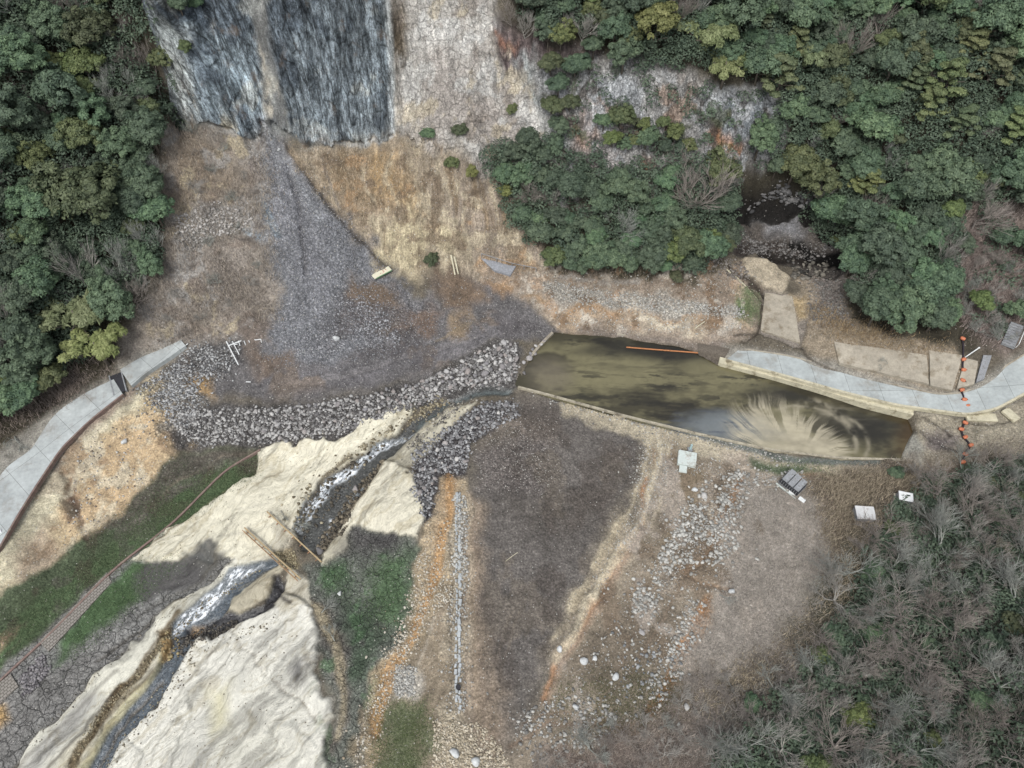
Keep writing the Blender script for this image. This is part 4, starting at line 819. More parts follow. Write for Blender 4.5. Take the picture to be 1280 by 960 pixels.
tag(link('channel_floor', patch([(956,366),(990,370),(1000,430),(950,414)], .25, .8, M_CONC2, 'channel_floor')), kind='structure')
tag(link('channel_wall', patch([(1228,445),(1238,446),(1228,476),(1218,480)], .5, 1, M_GREY, 'channel_wall', 3, 8)), 'narrow grey drain chute running down to the right road bend', 'drain')
# stairs
P = unproj([(1262,422)])[0]
st_ = thing('staircase', 'short grey concrete staircase with a white handrail above the road bend', 'stairs', tuple(P), R(-30))
mb_ = MB()
for i in range(9): mb_.box((0, -2 + i * .45, .0 + i * .22), (2.2, .5, .5))
mb_.build('steps', M_GREY, st_)
MB().tube([(1.2, -2.2, .3), (1.2, -2.2, 1.3), (1.2, 2, 3.2), (1.2, 2, 2.2)], .06).build('handrail', M_WHITEC, st_)
P = unproj([(1205,447)])[0]
t_ = thing('pole', 'white pole leaning beside the orange floats on the slope', 'pole', tuple(P)); MB().tube([(0, 0, -.3), (2.0, .8, 1.8)], .10, 8).build('shaft', M_WHITEC, t_); MB().tube([(1.95, .78, 1.75), (2.12, .85, 1.93)], .15, 8).build('cap', M_WHITEC, t_)
# drain opening
P = unproj([(148,480)])[0]
t_ = thing('drain_box', 'dark open drain crossing the left concrete road between two slabs', 'drain', tuple(P + np.array([0, 0, .1])), R(-62))
MB().box((0, 0, .02), (4.6, 1.9, .16)).build('shade_sheet', M_DARK, t_)  # flat dark sheet stands in for the shade inside the open drain
MB().box((0, 1.05, .05), (4.8, .2, .4)).box((0, -1.05, .05), (4.8, .2, .4)).build('side_wall', M_GREY, t_)

# ------------------------------------------------------------------ scattering tools
def inpoly(x, y, poly): return sdf(np.asarray(x, np.float32), np.asarray(y, np.float32), poly) < 0
def scatter(poly, n, off=0.0, clump=0):
    """n points on the ground seen inside a photo polygon (uniform over the ground)"""
    Pp = unproj(poly)[:, :2]; lo = Pp.min(0); hi = Pp.max(0); out = []
    cnt = 0
    while len(out) < n and cnt < 60:
        p = rng.random((max(n, 50) * 2, 2)) * (hi - lo) + lo
        k = inpoly(p[:, 0] + .6 * vnoise(p[:, 0] / 3, p[:, 1] / 3, 3), p[:, 1], Pp)
        if clump: k &= (fbm(p[:, 0] / clump, p[:, 1] / clump, 300, 3) + .9 * rng.random(len(p)) - .35) > 0
        out += list(p[k]); cnt += 1
    return np.array(out[:n])
# ---- rocks
def ico(sub):
    import bmesh
    bm = bmesh.new(); bmesh.ops.create_icosphere(bm, subdivisions=sub, radius=1)
    v = np.array([x.co[:] for x in bm.verts]); f = np.array([[q3.index for q3 in p.verts] for p in bm.faces]); bm.free(); return v, f
def rock_shape(seed, sub):
    v, f = ico(sub); r = np.random.default_rng(seed)
    for _ in range(14):                                 # chip flat facets
        n = r.normal(size=3); n /= np.linalg.norm(n); d = r.uniform(.42, .85); s = v @ n - d
        v = v - np.where(s > 0, s, 0)[:, None] * n
    v *= r.uniform(.75, 1.25, 3); v += r.normal(size=v.shape) * .03
    return v, f
shapes1 = [rock_shape(i, 1) for i in range(14)]
def rock_stuff(name, specs, label_kind='stuff'):
    Vs = []; Fs = []; Cs = []; off = 0
    for poly, n, s0, s1, c0, c1, clump in specs:
        P = scatter(poly, n, clump=clump)
        if not len(P): continue
        P = P + rng.normal(0, .35 if clump or 'riprap' in name else .12, P.shape) + (rng.normal(0, 1.6, P.shape) * (rng.random((len(P), 1)) < .2) if clump else 0)
        z = hgt(P[:, 0], P[:, 1])
        for i in range(len(P)):
            v, f = shapes1[rng.integers(14)]; s = (s0 + (s1 - s0) * rng.random() ** 2.2) * .5
            a = rng.random() * 6.28; ca, sa = math.cos(a), math.sin(a)
            vv = v * s * np.array([1, 1, .75]); vv = np.stack([vv[:, 0] * ca - vv[:, 1] * sa, vv[:, 0] * sa + vv[:, 1] * ca, vv[:, 2]], 1) + (P[i, 0], P[i, 1], z[i] + s * .25)
            Vs.append(vv); Fs.append(f + off); off += len(vv)
            t_ = rng.random(); c = (np.array(lin(c0)) * (1 - t_) + np.array(lin(c1)) * t_) / KA; Cs.append(np.tile(c, (len(vv), 1)))
    me = fast_mesh(name, np.concatenate(Vs), np.concatenate(Fs), M_RS, {'Col': np.concatenate(Cs)})
    return tag(link(name, me), kind='stuff')
M_RS, t, b = mat('loose_stone', rough=.9, spec=.2); q = NT(t)
pos = q.n('ShaderNodeNewGeometry').outputs['Position']
f = q.ramp(q.noise(pos, 5, 5, .65), .3, .7, .75, 1.2)
t.links.new(q.mix(1.0, q.n('ShaderNodeAttribute', attribute_name='Col').outputs['Color'], q.n('ShaderNodeCombineColor', {0: f, 1: f, 2: f}).outputs[0], 'MULTIPLY'), b.inputs['Base Color'])
M_BO, t, b = mat('boulder_stone', rough=.9, spec=.2); q = NT(t)
pos = q.n('ShaderNodeNewGeometry').outputs['Position']; rnd = q.n('ShaderNodeObjectInfo').outputs['Random']
f = q.ramp(q.noise(pos, 3.5, 6, .7), .3, .7, .7, 1.25)
bc = q.n('ShaderNodeValToRGB', {0: rnd}); e = bc.color_ramp.elements
e[0].position = 0; e[0].color = alb((104, 101, 98)); e[1].position = 1; e[1].color = alb((206, 203, 197))
for p_, c_ in ((.35, (140, 138, 139)), (.6, (160, 152, 147)), (.8, (182, 180, 178))): x_ = e.new(p_); x_.color = alb(c_)
t.links.new(q.mix(1.0, bc.outputs[0], q.n('ShaderNodeCombineColor', {0: f, 1: f, 2: f}).outputs[0], 'MULTIPLY'), b.inputs['Base Color'])
t.links.new(q.n('ShaderNodeBump', {'Strength': .4, 'Distance': .1, 'Height': q.noise(pos, 6, 4)}).outputs[0], b.inputs['Normal'])
bmesh_b = []
for i in range(12):
    v, f_ = rock_shape(50 + i, 2); bmesh_b.append(fast_mesh('boulder', v * .5, f_, M_BO))
def boulder(x, y, s, label, group, me=None, cat='boulder'):
    o = link('boulder', me or bmesh_b[rng.integers(12)], None, (x, y, float(hgt(x, y)) + s * .16))
    o.scale = (s, s * rng.uniform(.8, 1.1), s * rng.uniform(.65, .9)); o.rotation_euler = (rng.uniform(-.3, .3), rng.uniform(-.3, .3), rng.uniform(0, 6.28))
    return tag(o, label, cat, group)
used = []
def boulders(poly, n, s0, s1, label, group, tries=6000):
    P = scatter(poly, tries); k = 0
    for p in P:
        if k >= n: break
        s = s0 + (s1 - s0) * rng.random() ** 1.6
        if all((p[0] - u_[0]) ** 2 + (p[1] - u_[1]) ** 2 > (.42 * (s + u_[2])) ** 2 for u_ in used):
            used.append((p[0], p[1], s)); boulder(p[0], p[1], s, label, group); k += 1
RP = [(235,512),(300,512),(400,504),(480,494),(560,462),(630,427),(648,434),(640,476),(560,490),(500,513),(430,542),(330,554),(235,556),(208,522)]
boulders([(585,445),(636,426),(650,440),(636,478),(575,486),(555,472)], 95, .8, 1.6, 'large pale grey angular boulder heaped at the right end of the riprap bank', 'boulders at the right end of the riprap', 1500)
boulders([(656,448),(668,434),(690,422),(692,430),(668,468),(652,470)], 24, .8, 1.4, 'pale boulder piled at the upper left corner of the pond', 'boulders at the pond corner', 1500)
boulders([(470,492),(560,462),(585,450),(570,486),(500,512),(470,520)], 65, .7, 1.3, 'grey angular boulder in the middle of the riprap bank above the stream', 'boulders in the middle riprap', 1500)
boulders([(310,512),(400,506),(470,496),(470,522),(420,544),(320,552)], 60, .6, 1.2, 'grey angular boulder in the left half of the riprap bank', 'boulders in the left riprap', 1500)
boulders([(560,545),(600,515),(642,502),(646,518),(600,545),(582,585),(548,590),(538,630),(522,635),(525,585)], 56, .6, 1.3, 'dark grey boulder in the short rock bank below the stream head', 'boulders in the lower rock bank', 1500)
rock_stuff('riprap_rubble', [(RP, 5200, .25, .95, (84,81,80), (192,190,186), 0), ([(515,580),(520,560),(560,532),(600,506),(642,500),(648,520),(592,550),(582,590),(545,592),(540,642),(526,650)], 2300, .25, .9, (70,67,66), (180,180,180), 0),
   ([(165,487),(240,430),(300,434),(290,468),(250,475),(248,545),(205,520)], 2400, .2, .7, (84,84,86), (196,196,194), 4)])
rock_stuff('scree_stones', [([(335,190),(352,190),(400,245),(480,330),(560,405),(530,435),(420,465),(320,450),(350,400),(342,300)], 6000, .12, .36, (104,104,107), (166,167,170), 6), ([(360,380),(470,370),(500,430),(400,450),(350,430)], 1200, .2, .65, (104,104,106), (188,188,190), 5),
   ([(545,350),(600,350),(690,410),(560,455),(400,470),(420,455),(540,410)], 350, .15, .4, (112,109,107), (172,170,166), 5)])
WH0, WH1 = (140,138,132), (208,206,198)
rock_stuff('white_stones', [([(880,608),(850,640),(832,680),(802,730),(792,768),(812,768),(842,722),(864,700),(884,662)], 900, .25, .95, WH0, WH1, 2.5), ([(900,598),(930,590),(927,640),(917,690),(900,708),(878,702),(885,660),(898,630)], 620, .3, 1.0, WH0, WH1, 2.5), ([(868,748),(884,758),(856,820),(836,870),(815,895),(818,850),(845,790)], 330, .25, .85, WH0, WH1, 2.5), ([(700,850),(800,740),(900,720),(880,780),(840,860),(800,890),(700,950),(640,950)], 420, .2, .7, WH0, WH1, 4), ([(640,895),(700,868),(790,885),(745,935),(640,955)], 420, .2, .85, (120,118,114), WH1, 3), ([(780,800),(850,820),(830,870),(770,860)], 60, .4, 1.0, (110,112,112), (170,172,172), 2),
   ([(800,535),(900,570),(920,600),(850,590),(825,610),(800,660),(750,745),(740,730),(790,640)], 900, .15, .45, WH0, WH1, 4), ([(566,620),(584,620),(584,720),(566,720)], 420, .3, .8, WH0, WH1, 0), ([(562,720),(584,720),(584,890),(566,890)], 320, .25, .6, WH0, WH1, 3),
   ([(680,350),(760,363),(930,385),(925,397),(760,383),(690,372)], 1100, .25, .65, WH0, WH1, 0), ([(650,345),(930,350),(930,420),(700,410)], 900, .2, .6, (140,130,115), WH1, 4),
   ([(545,900),(602,905),(645,962),(540,962)], 1200, .2, .6, (160,148,126), (216,206,186), 0), ([(520,700),(570,640),(575,740),(535,775),(500,840),(480,900),(445,980),(450,900),(485,830),(510,760)], 1500, .2, .6, (160,146,124), (216,210,196), 3),
   ([(495,830),(522,835),(515,870),(495,870)], 420, .25, .6, WH0, WH1, 0), ([(930,590),(1010,590),(1000,610),(930,612)], 200, .3, .8, WH0, WH1, 2),
   ([(1010,350),(1055,350),(1060,395),(1015,400)], 350, .3, .8, (110,105,100), WH0, 2), ([(905,268),(1050,288),(1060,300),(900,300)], 700, .3, .9, (80,78,76), (150,146,142), 2), ([(900,255),(960,238),(1010,242),(1060,272),(1050,284),(1010,262),(950,252)], 260, .5, 1.8, (70,70,70), (140,138,136), 0), ([(985,325),(1035,325),(1040,350),(990,350)], 130, .4, 1.6, (40,40,40), (150,144,132), 0), ([(880,300),(930,330),(935,350),(890,345)], 350, .3, .9, (90,84,78), (160,154,146), 2), ([(215,268),(270,252),(318,268),(300,288),(240,305),(215,290)], 600, .3, .9, (150,146,140), (205,200,194), 0),
   ([(650,484),(780,520),(1000,576),(1000,582),(780,526),(650,490)], 500, .25, .6, (120,118,114), WH1, 2), ([(100,560),(190,500),(225,560),(130,650),(70,690)], 300, .2, .6, (130,118,104), WH1, 3), ([(590,540),(700,520),(700,620),(600,600)], 400, .15, .4, (130,126,120), (190,184,176), 3)])
rock_stuff('stream_stones', [([(213,842),(244,806),(330,777),(345,765),(340,785),(250,818),(228,855),(155,942),(115,1000),(98,1000),(138,930)], 380, .12, .45, (90,84,74), (176,168,146), 0), ([(165,700),(215,656),(320,595),(400,548),(515,508),(385,640),(345,702)], 160, .08, .28, (90,82,70), (150,140,120), 2), ([(240,808),(330,780),(400,790),(415,960),(110,1000)], 220, .08, .3, (100,94,84), (160,152,136), 2), ([(320,560),(400,546),(515,506),(512,500),(400,540),(322,554)], 160, .2, .5, (110,104,94), (190,184,170), 0), ([(300,706),(240,746),(180,796),(95,876),(40,936),(30,930),(90,868),(175,790),(235,740),(290,700)], 260, .1, .35, (84,80,72), (150,144,130), 0),
   ([(480,575),(452,602),(425,635),(400,670),(388,692),(425,668),(442,632),(465,606)], 420, .3, 1.0, (70,66,60), (140,130,112), 0), ([(400,602),(440,574),(480,553),(490,560),(460,580),(400,650),(375,690),(370,664)], 110, .4, 1.1, (60,58,54), (120,112,98), 0), ([(560,503),(508,530),(480,548),(440,572),(400,600),(384,630),(370,660),(360,665),(378,625),(395,596),(435,568),(478,542),(505,522),(545,498)], 420, .25, .8, (96,86,68), (186,176,150), 2), ([(600,495),(562,506),(532,532),(508,560),(515,566),(540,536),(570,512)], 260, .25, .8, (80,78,76), (190,184,170), 2),
   ([(225,800),(262,784),(300,774),(296,784),(250,802),(225,822)], 260, .3, .7, (60,58,56), (120,114,104), 0), ([(205,790),(222,785),(226,820),(205,828)], 40, .3, .9, (110,96,72), (186,170,130), 0), ([(20,850),(52,815),(66,835),(30,872)], 420, .3, .7, (80,76,78), (160,156,156), 0),
   ([(340,690),(370,690),(372,712),(350,710)], 200, .25, .6, (120,108,84), (180,170,140), 0), ([(333,706),(255,750),(200,803),(137,876),(90,940),(98,945),(146,882),(208,810),(260,759)], 420, .15, .45, (104,94,76), (178,168,140), 0)])
pale_b = [fast_mesh('boulder', rock_shape(90 + i, 2)[0] * .5, rock_shape(90 + i, 2)[1], noisy('pale_boulder_stone', (204, 206, 204), .2, 2.5, obj=False)) for i in range(3)]
for px_, py_, s, lb in ((157,553,1.9,'single pale grey boulder sitting on the orange clay bank at left'), (568,942,2.4,'big round pale blue grey boulder at the foot of the long stone wall'), (594,953,2.0,'blue grey boulder at the bottom edge right of the round one'), (421,425,2.2,'pinkish white boulder alone on the grey scree'),
        (349,188,1.3,'small white boulder high on the scree near the cliff foot'), (868,613,1.7,'pale boulder upper of the pair right of the stone band'), (880,621,1.6,'pale boulder on the brown patch below the concrete platform'), (700,812,1.6,'pale boulder beside the red track on the lower flat'), (730,826,2.0,'wide pale boulder left of two below the red track'), (743,823,1.6,'smaller pale boulder right of the wide one below the red track'),
        (769,846,1.9,'isolated grey boulder in the dark grass below the red track'), (803,792,1.5,'grey boulder alone on the brown flat near the bottom'), (425,742,1.5,'pale stone lying in the green cracked mud'), (915,740,1.6,'lone whitish boulder at the edge of the grey purple field'), (720,885,1.5,'whitish boulder among the pebbles near the bottom centre'),
        (400,690,2.0,'tan boulder between the two beams at the rapids'), (445,612,2.2,'brown flat boulder in the middle of the rapids'), (858,885,1.5,'small black boulder in the dry brush near the bottom')):
    P = unproj([(px_, py_)])[0]; boulder(P[0], P[1], s * .8, lb, None, me=None if 'black' in lb or 'brown' in lb or 'tan ' in lb else pale_b[rng.integers(3)], cat='boulder')

# ------------------------------------------------------------------ built objects
def on(px_, py_, dz=0): P = unproj([(px_, py_)])[0]; return (P[0], P[1], P[2] + dz)
def line_pts(px, dz=0, n=4):
    P = unproj(dens(px, n)); P[:, 2] += dz; return [tuple(p) for p in P]
# fallen white pipe frame
O_ = on(300, 432, .35)
t_ = thing('fallen_railing', 'white metal pipe railing with cross bars lying on the gravel', 'railing', O_)
def rel(px_, py_, z=O_[2]): x, y = at_z(px_, py_, z); return (float(x) - O_[0], float(y) - O_[1], 0)
for a_, b2 in (((282,425),(298,456)), ((282,425),(307,417)), ((286,432),(319,419))): MB().tube([rel(*a_), rel(*b2)], .11).build('long_pipe', M_WHITEC, t_)
for a_, b2 in (((289,424),(299,443)), ((296,420),(300,432)), ((302,418),(307,431)), ((307,417),(312,428)), ((314,419),(319,425)), ((319,425),(326,424)), ((326,424),(327,428)), ((292,431),(297,430))): MB().tube([rel(*a_), rel(*b2)], .08).build('cross_pipe', M_WHITEC, t_)
mb_ = MB()
for i in range(7): mb_.tube([rel(283 + i * 2, 425 - i * .7), rel(287 + i * 2, 432 - i * .8)], .05)
mb_.build('wire_panel', M_GREY, t_)
# cream board on scree
P = on(478, 342, .35)
t_ = thing('signboard', 'cream board with faint red marks and a green rim lying on the scree', 'sign', P, R(38))
bd = MB(); bd.box((0, 0, 0), (3.6, 1.3, .12)); bd.box((-1.6, -.1, .02), (.9, 1.1, .14)); bd.build('board', noisy('cream_paint', (226, 222, 196), .1, 2), t_, bevel=.05)
MB().box((0, -.68, -.02), (3.5, .1, .2)).build('rim', noisy('green_paint', (110, 150, 110), .1, 2), t_)
mr = MB()
for x_, y_, w_, h_ in ((.3, .25, .3, .16), (.35, -.05, .18, .3), (.9, .15, .16, .35), (-.4, -.1, .26, .14), (.05, -.3, .3, .1)): mr.box((x_, y_, .066), (w_, h_, .012))
mr.build('red_marks', noisy('red_mark', (196, 140, 124), .1, 2), t_)
# guard rail and concrete posts at apron
P0 = line_pts([(602,322),(640,334),(670,340)], .3)
t_ = thing('guard_rail', 'thin grey handrail on short posts at the top of the gravel ramp', 'railing', P0[0])
q0 = Vector(P0[0]); MB().tube([Vector(p) - q0 + Vector((0, 0, .8)) for p in P0], .07).build('rail', M_GREY, t_)
for p in P0[::2]: MB().tube([Vector(p) - q0 + Vector((0, 0, -.4)), Vector(p) - q0 + Vector((0, 0, .82))], .07).build('post', M_GREY, t_)
tag(link('gravel_ramp', patch([(600,322),(645,334),(638,346),(618,340)], .3, .8, noisy('grey_ramp', (146, 148, 152), .3, 3, obj=False), 'gravel_ramp', 8, 4)), 'small grey gravel ramp below the handrail at the slope foot', 'ramp')
for i, (a_, b2, lb) in enumerate((((564,320),(569,345),'left one of two long pale posts lying down the bank'), ((568,322),(573,344),'right one of two long pale posts lying down the bank'))):
    pa = Vector(on(*a_, .3)); pb_ = Vector(on(*b2, .3)); tag(MB().tube([pa, (pa + pb_) / 2 + Vector((0, 0, .1)), pb_], [.2, .17, .14], 7).build('fallen_post', M_CREAM), lb, 'post')
# platform
P = on(858, 577, .35)
t_ = thing('concrete_platform', 'square whitish concrete platform with a smaller step slab in front', 'platform', P, R(-12))
MB().box((0, .3, 0), (3.1, 2.7, .8)).build('slab', M_WHITE, t_, bevel=.05); MB().box((-.5, -1.75, -.15), (1.3, 1.3, .6)).build('step', M_WHITE, t_, bevel=.04)
mk = MB()
for x_, y_, w_, h_ in ((0, .5, .5, .08), (-.25, .3, .08, .4), (.3, .25, .08, .45), (.1, 0, .4, .08)): mk.box((x_, y_, .405), (w_, h_, .01))
mk.build('faded_mark', noisy('faded_mark', (196, 184, 176), .05, 2), t_)
P = on(862, 563, 0)
t_ = thing('stone_marker', 'slim pale blue stone marker standing behind the concrete platform', 'marker', P)
MB().box((0, 0, .25), (.8, .8, .5)).build('base', M_GREY, t_, bevel=.04); MB().box((0, 0, 1.2), (.42, .36, 1.5), taper=.7).build('shaft', noisy('pale_blue_stone', (176, 200, 200), .15, 2), t_, bevel=.03)
# derelict shed
P = on(989, 607, .3)
t_ = thing('shed', 'small collapsed grey shed with slatted roof panels on the right bank', 'shed', P, R(-48))
MB().box((0, 0, 0), (3.6, 2.6, .5)).build('floor', M_GREY, t_)
MB().box((0, -1.25, .75), (3.4, .1, 1.1)).build('side_wall', M_DARK, t_); MB().box((1.7, 0, .7), (.1, 2.4, 1.0)).build('end_wall', M_DARK, t_)
Mx = Matrix.Rotation(R(10), 3, 'X')
for i in range(3):
    rf = MB(); rf.box((-1.1 + i * 1.1, .15, 1.45 - .12 * i), (.95, 2.5, .08), Mx); rf.build('roof_panel', M_GREY, t_)
sl_ = MB()
for i in range(8): sl_.box((-1.4 + i * .4, -1.33, .7), (.08, .05, 1.0))
sl_.build('slats', M_GREY, t_.children[1])
MB().box((0, -1.75, .1), (3.8, .16, .28)).build('front_beam', M_WHITE, t_)
for dx_, lb in ((-1, 'white broken plaster scrap in front of the collapsed shed'), (2, 'small white scrap right of the debris by the collapsed shed')):
    p = on(994 + dx_ * 4 , 619 + dx_ * 3, .15); tag(MB().box((0, 0, 0), (1.1, .7, .16), Matrix.Rotation(.4 + dx_, 3, 'Z')).build('debris', M_WHITEC, None, p, bevel=.04), lb, 'debris')
# white blocks
P = on(1078, 645, .5)
t_ = thing('concrete_block', 'stained white square concrete block in the brown brush', 'block', P, R(-4))
MB().box((0, 0, 0), (2.8, 2.1, 1.4)).build('body', M_GREY, t_, bevel=.04); MB().box((0, 0, .75), (2.95, 2.25, .14)).build('lid', noisy('mossy_white', (222, 222, 220), .1, 1.2, stain=(150, 134, 128)), t_, bevel=.03)
P = on(1127, 626, .9)
t_ = thing('cabinet', 'clean white box cabinet with a small dark plate by the bare trees', 'cabinet', P, R(-14))
MB().box((0, 0, 0), (2.1, 1.5, 1.3)).build('body', M_GREY, t_, bevel=.03); MB().box((0, 0, .69), (2.2, 1.6, .1)).build('top', M_WHITEC, t_, bevel=.02); MB().box((.35, .25, .75), (.6, .2, .03)).build('plate', M_DARK, t_)
MB().box((0, 0, -.8), (2.6, 2.0, .4)).build('plinth', M_CONC2, t_)
# beams
for a_, b2, lb, nm in (((306,663),(376,727),'long double timber beam lying across the lower rapids nearer the camera', 0), ((334,643),(402,706),'long timber beam lying across the rapids farther upstream', 1)):
    pa = Vector(on(*a_, .7)); pb_ = Vector(on(*b2, .7)); d = (pb_ - pa); L_ = d.length; yaw = math.atan2(d.y, d.x); pit = math.atan2(d.z, math.hypot(d.x, d.y))
    t_ = thing('beam', lb, 'beam', tuple((pa + pb_) / 2)); t_.rotation_euler = (0, -pit, yaw)
    MB().box((0, .22, 0), (L_, .2, .35)).build('plank', M_TIMBER, t_, bevel=.03)
    if not nm: MB().box((0, -.28, -.03), (L_ * .95, .18, .3)).build('plank', M_TIMBER, t_, bevel=.03)
    br_ = MB()
    for i in range(7): br_.box((-L_ / 2 + (i + .5) * L_ / 7, -.03, -.1), (.14, .5, .16))
    br_.build('cross_tie', M_RUST, t_)
    if not nm: MB().tube([(-L_ / 2, -.3, .1), (0, -.32, .18), (L_ / 2, -.3, .1)], .05).build('rusty_rod', M_RUST, t_)
# walkway slabs
M_WALK, t, b = mat('lattice_paving', rough=.9); q = NT(t); pos = q.n('ShaderNodeNewGeometry').outputs['Position']
br = q.n('ShaderNodeTexBrick', {'Vector': q.mapv(pos, (1, 1, 1), (0, 0, R(-48))), 'Scale': 1.0, 'Color1': alb((152,146,138)), 'Color2': alb((142,136,128)), 'Mortar': alb((104,100,92)), 'Mortar Size': .06, 'Brick Width': .55, 'Row Height': .42}); 
t.links.new(br.outputs['Color'], b.inputs['Base Color'])
for q4, lb in (([(134,716),(140,728),(62,815),(50,803)], 'long grey lattice paved walkway slab beside the reddish kerb'), ([(14,843),(24,858),(-12,892),(-22,870)], 'short grey lattice paved slab at the left edge of the picture')):
    tag(link('walkway', patch(q4, .22, .6, M_WALK, 'walkway', 12, 3)), lb, 'walkway')
P = line_pts([(325,562),(280,588),(215,655),(140,712),(60,795),(0,850),(-30,880)], .12, 6); P = np.array(P)
P2 = smooth_line(P, 3); kerb(P2[:, :2], P2[:, 2], 'low_kerb_wall', M_BRICKR, wd=.3, hh=.14, depth=.6, tagd=('long thin reddish kerb wall bordering the green mud flat', 'kerb'))
# stone wall line
sw = MB(); P = np.array(line_pts([(573,618),(572,680),(573,740),(572,800),(573,890)], 0, 14))
for i, p in enumerate(P[:-1]):
    for j in range(2):
        s = rng.uniform(.25, .5) * (.6 if fbm(np.array([i * .13]), np.array([j * 1.]), 9, 2)[0] > .1 else 1)
        if rng.random() < .16: continue
        sw.box((p[0] + (j - .5) * .5 + rng.uniform(-.1, .1), p[1] + rng.uniform(-.2, .2), p[2] + .15), (s * 1.2, s * 1.9, s * 1.1), Matrix.Rotation(rng.uniform(-.3, .3), 3, 'Z'), taper=.85)
tag(sw.build('stone_wall', noisy('wall_stone', (182, 186, 186), .25, .7, obj=False), bevel=.05), 'long straight ruined wall of pale grey stones beside the dark flat', 'wall')
P = on(573, 860, .5); tag(MB().tube([(0, 0, -.4), (0, 0, .3)], .35, 10).build('pipe_stub', M_DARK, None, P), 'black pipe stub standing on the long pale stone wall', 'pipe')
# bent white pipes at the left road edge
P = line_pts([(32,629),(22,645),(12,660)], .45); tag(MB().tube(P, .09).build('white_rail', M_WHITEC), 'thin white rail lying along the outer edge of the left road', 'rail')
P = [on(4, 665, .9), on(6, 673, .3), on(11, 672, .3), on(13, 668, .8)]; tag(MB().tube(P, .12).build('bent_pipe', M_WHITEC), 'bent white pipe bracket at the left picture edge', 'pipe')
P = [on(225, 440, .3), on(236, 431, .4)]; tag(MB().tube(P, .09).build('white_pipe', M_WHITEC), 'short white pipe lying on gravel at the end of the left road', 'pipe')
P = [on(308, 478, .2), on(314, 478.5, .25)]; tag(MB().tube(P, .09).build('white_pipe', M_WHITEC), 'tiny white pipe below the fallen white pipe railing', 'pipe')
P = [on(632, 702, .15), on(647, 691, .15)]; tag(MB().tube([P[0], ((P[0][0]+P[1][0])/2+.1, (P[0][1]+P[1][1])/2+.1, P[0][2]+.1), P[1]], .05).build('stick', M_CREAM), 'thin pale stick lying on the central dark flat', 'stick')
# orange floats on black boom
fl_px = [(1202,425),(1203,451),(1203,464),(1202,477),(1201,489),(1204,501),(1208,509),(1209,520),(1205,530),(1200,538),(1205,548),(1212,558),(1205,569),(1202,579)]
Pf = [on(a_, b2, .45) for a_, b2 in fl_px]
rope = []
for i in range(len(Pf) - 1):
    for k in range(4): t0 = k / 4; p = Vector(Pf[i]) * (1 - t0) + Vector(Pf[i + 1]) * t0; g = float(hgt(p.x, p.y)); rope.append((p.x + .1 * math.sin(i * 3 + k), p.y, max(g + .2, p.z - .25)))
rope.append(Pf[-1])
tag(MB().tube(rope, .17, 6).build('boom_rope', M_BLACK, smooth=True), 'black boom rope stringing the orange floats across the right road', 'rope')
ft = thing('float', 'x', 'float', Pf[0])
def float_body():
    m_ = MB(); pr = [(-.62, .12), (-.55, .3), (-.38, .42), (0, .47), (.38, .42), (.55, .3), (.62, .12)]
    return m_.tube([(x, 0, 0) for x, r_ in pr], [r_ for x, r_ in pr], 12)
float_body().build('body', M_ORANGE, ft, smooth=True)
for s_ in (-1, 1): MB().tube([(s_ * .58, 0, 0), (s_ * .78, 0, 0)], .12, 8).build('end_cap', M_BLACK, ft)
names = ['topmost orange float half hidden in the pink brush above the road', 'orange float next to the leaning white pole', 'orange float just below the leaning white pole', 'orange float midway down the concrete slope', 'orange float on the inner kerb of the right road', 'orange float on the right road near its inner edge', 'orange float in the middle of the right road', 'orange float on the outer kerb of the right road', 'orange float just below the right road on broken concrete',
         'pale orange float in the dark hollow below the right road', 'orange float on gravel lying askew below the dark hollow', 'faded orange float at the brush edge, third from the bottom', 'orange float second from the bottom of the string', 'lowest orange float of the string, by the bare trees']
for i, p in enumerate(Pf):
    if i == 0: o = ft
    else:
        o = ft.copy(); C.objects.link(o)
        for ch in list(ft.children): c = ch.copy(); C.objects.link(c); c.parent = o
    o.scale = (.72, .72, .72); o.location = p; o.rotation_euler = (0, 0, rng.uniform(-.6, .6)); tag(o, names[i], 'float', 'orange floats strung over the right road')
# orange boom and net in the pond
P = [(*[float(k) for k in at_z(a_, b2, 3.1)], 3.1) for a_, b2 in dens([(783,434),(820,437),(860,440),(897,443)], 4)]
tag(MB().tube(P, .13, 6).build('floating_boom', noisy('orange_boom', (190, 130, 88), .15, 3)), 'thin orange floating boom along the upper pond shore', 'boom')
nt = patch([(872,430),(912,437),(898,462),(872,448)], .35, .25, noisy('silted_net', (104, 96, 86), .4, 5, obj=False), 'debris_net', 12, 10)
for v_ in nt.vertices: v_.co.z = max(v_.co.z, 3.05 + .25 * random.random())
tag(link('debris_net', nt), 'silt covered net bunched at the road end of the pond', 'net')
tag(MB().tube([on(868, 412, .3), on(880, 404, .5)], .1).build('stick', M_CREAM), 'pale stick leaning on the orange bank above the pond', 'stick')
P = [on(936, 326, .4), on(955, 362, .3), on(950, 385, .2)]
wall_from_px([(905,335),(925,352),(950,380)], [7.6,6.6,5.8], .4, 1.5, M_CREAM, 'channel_side_wall', 'thin pale wall edging the concrete channel below the hollow', 'wall', side=1)
# broken concrete near floats
for (a_, b2, w_, l_, r_, lb) in ((1225,523,5.2,1.6,-.05,'long pale broken concrete slab below the right road'), (1262,520,1.6,2.6,.5,'pale upright concrete block at the right picture edge')):
    tag(MB().box((0, 0, 0), (w_, l_, .5), Matrix.Rotation(r_, 3, 'Z')).build('concrete_slab', M_CREAM, None, on(a_, b2, .3), bevel=.06), lb, 'slab')

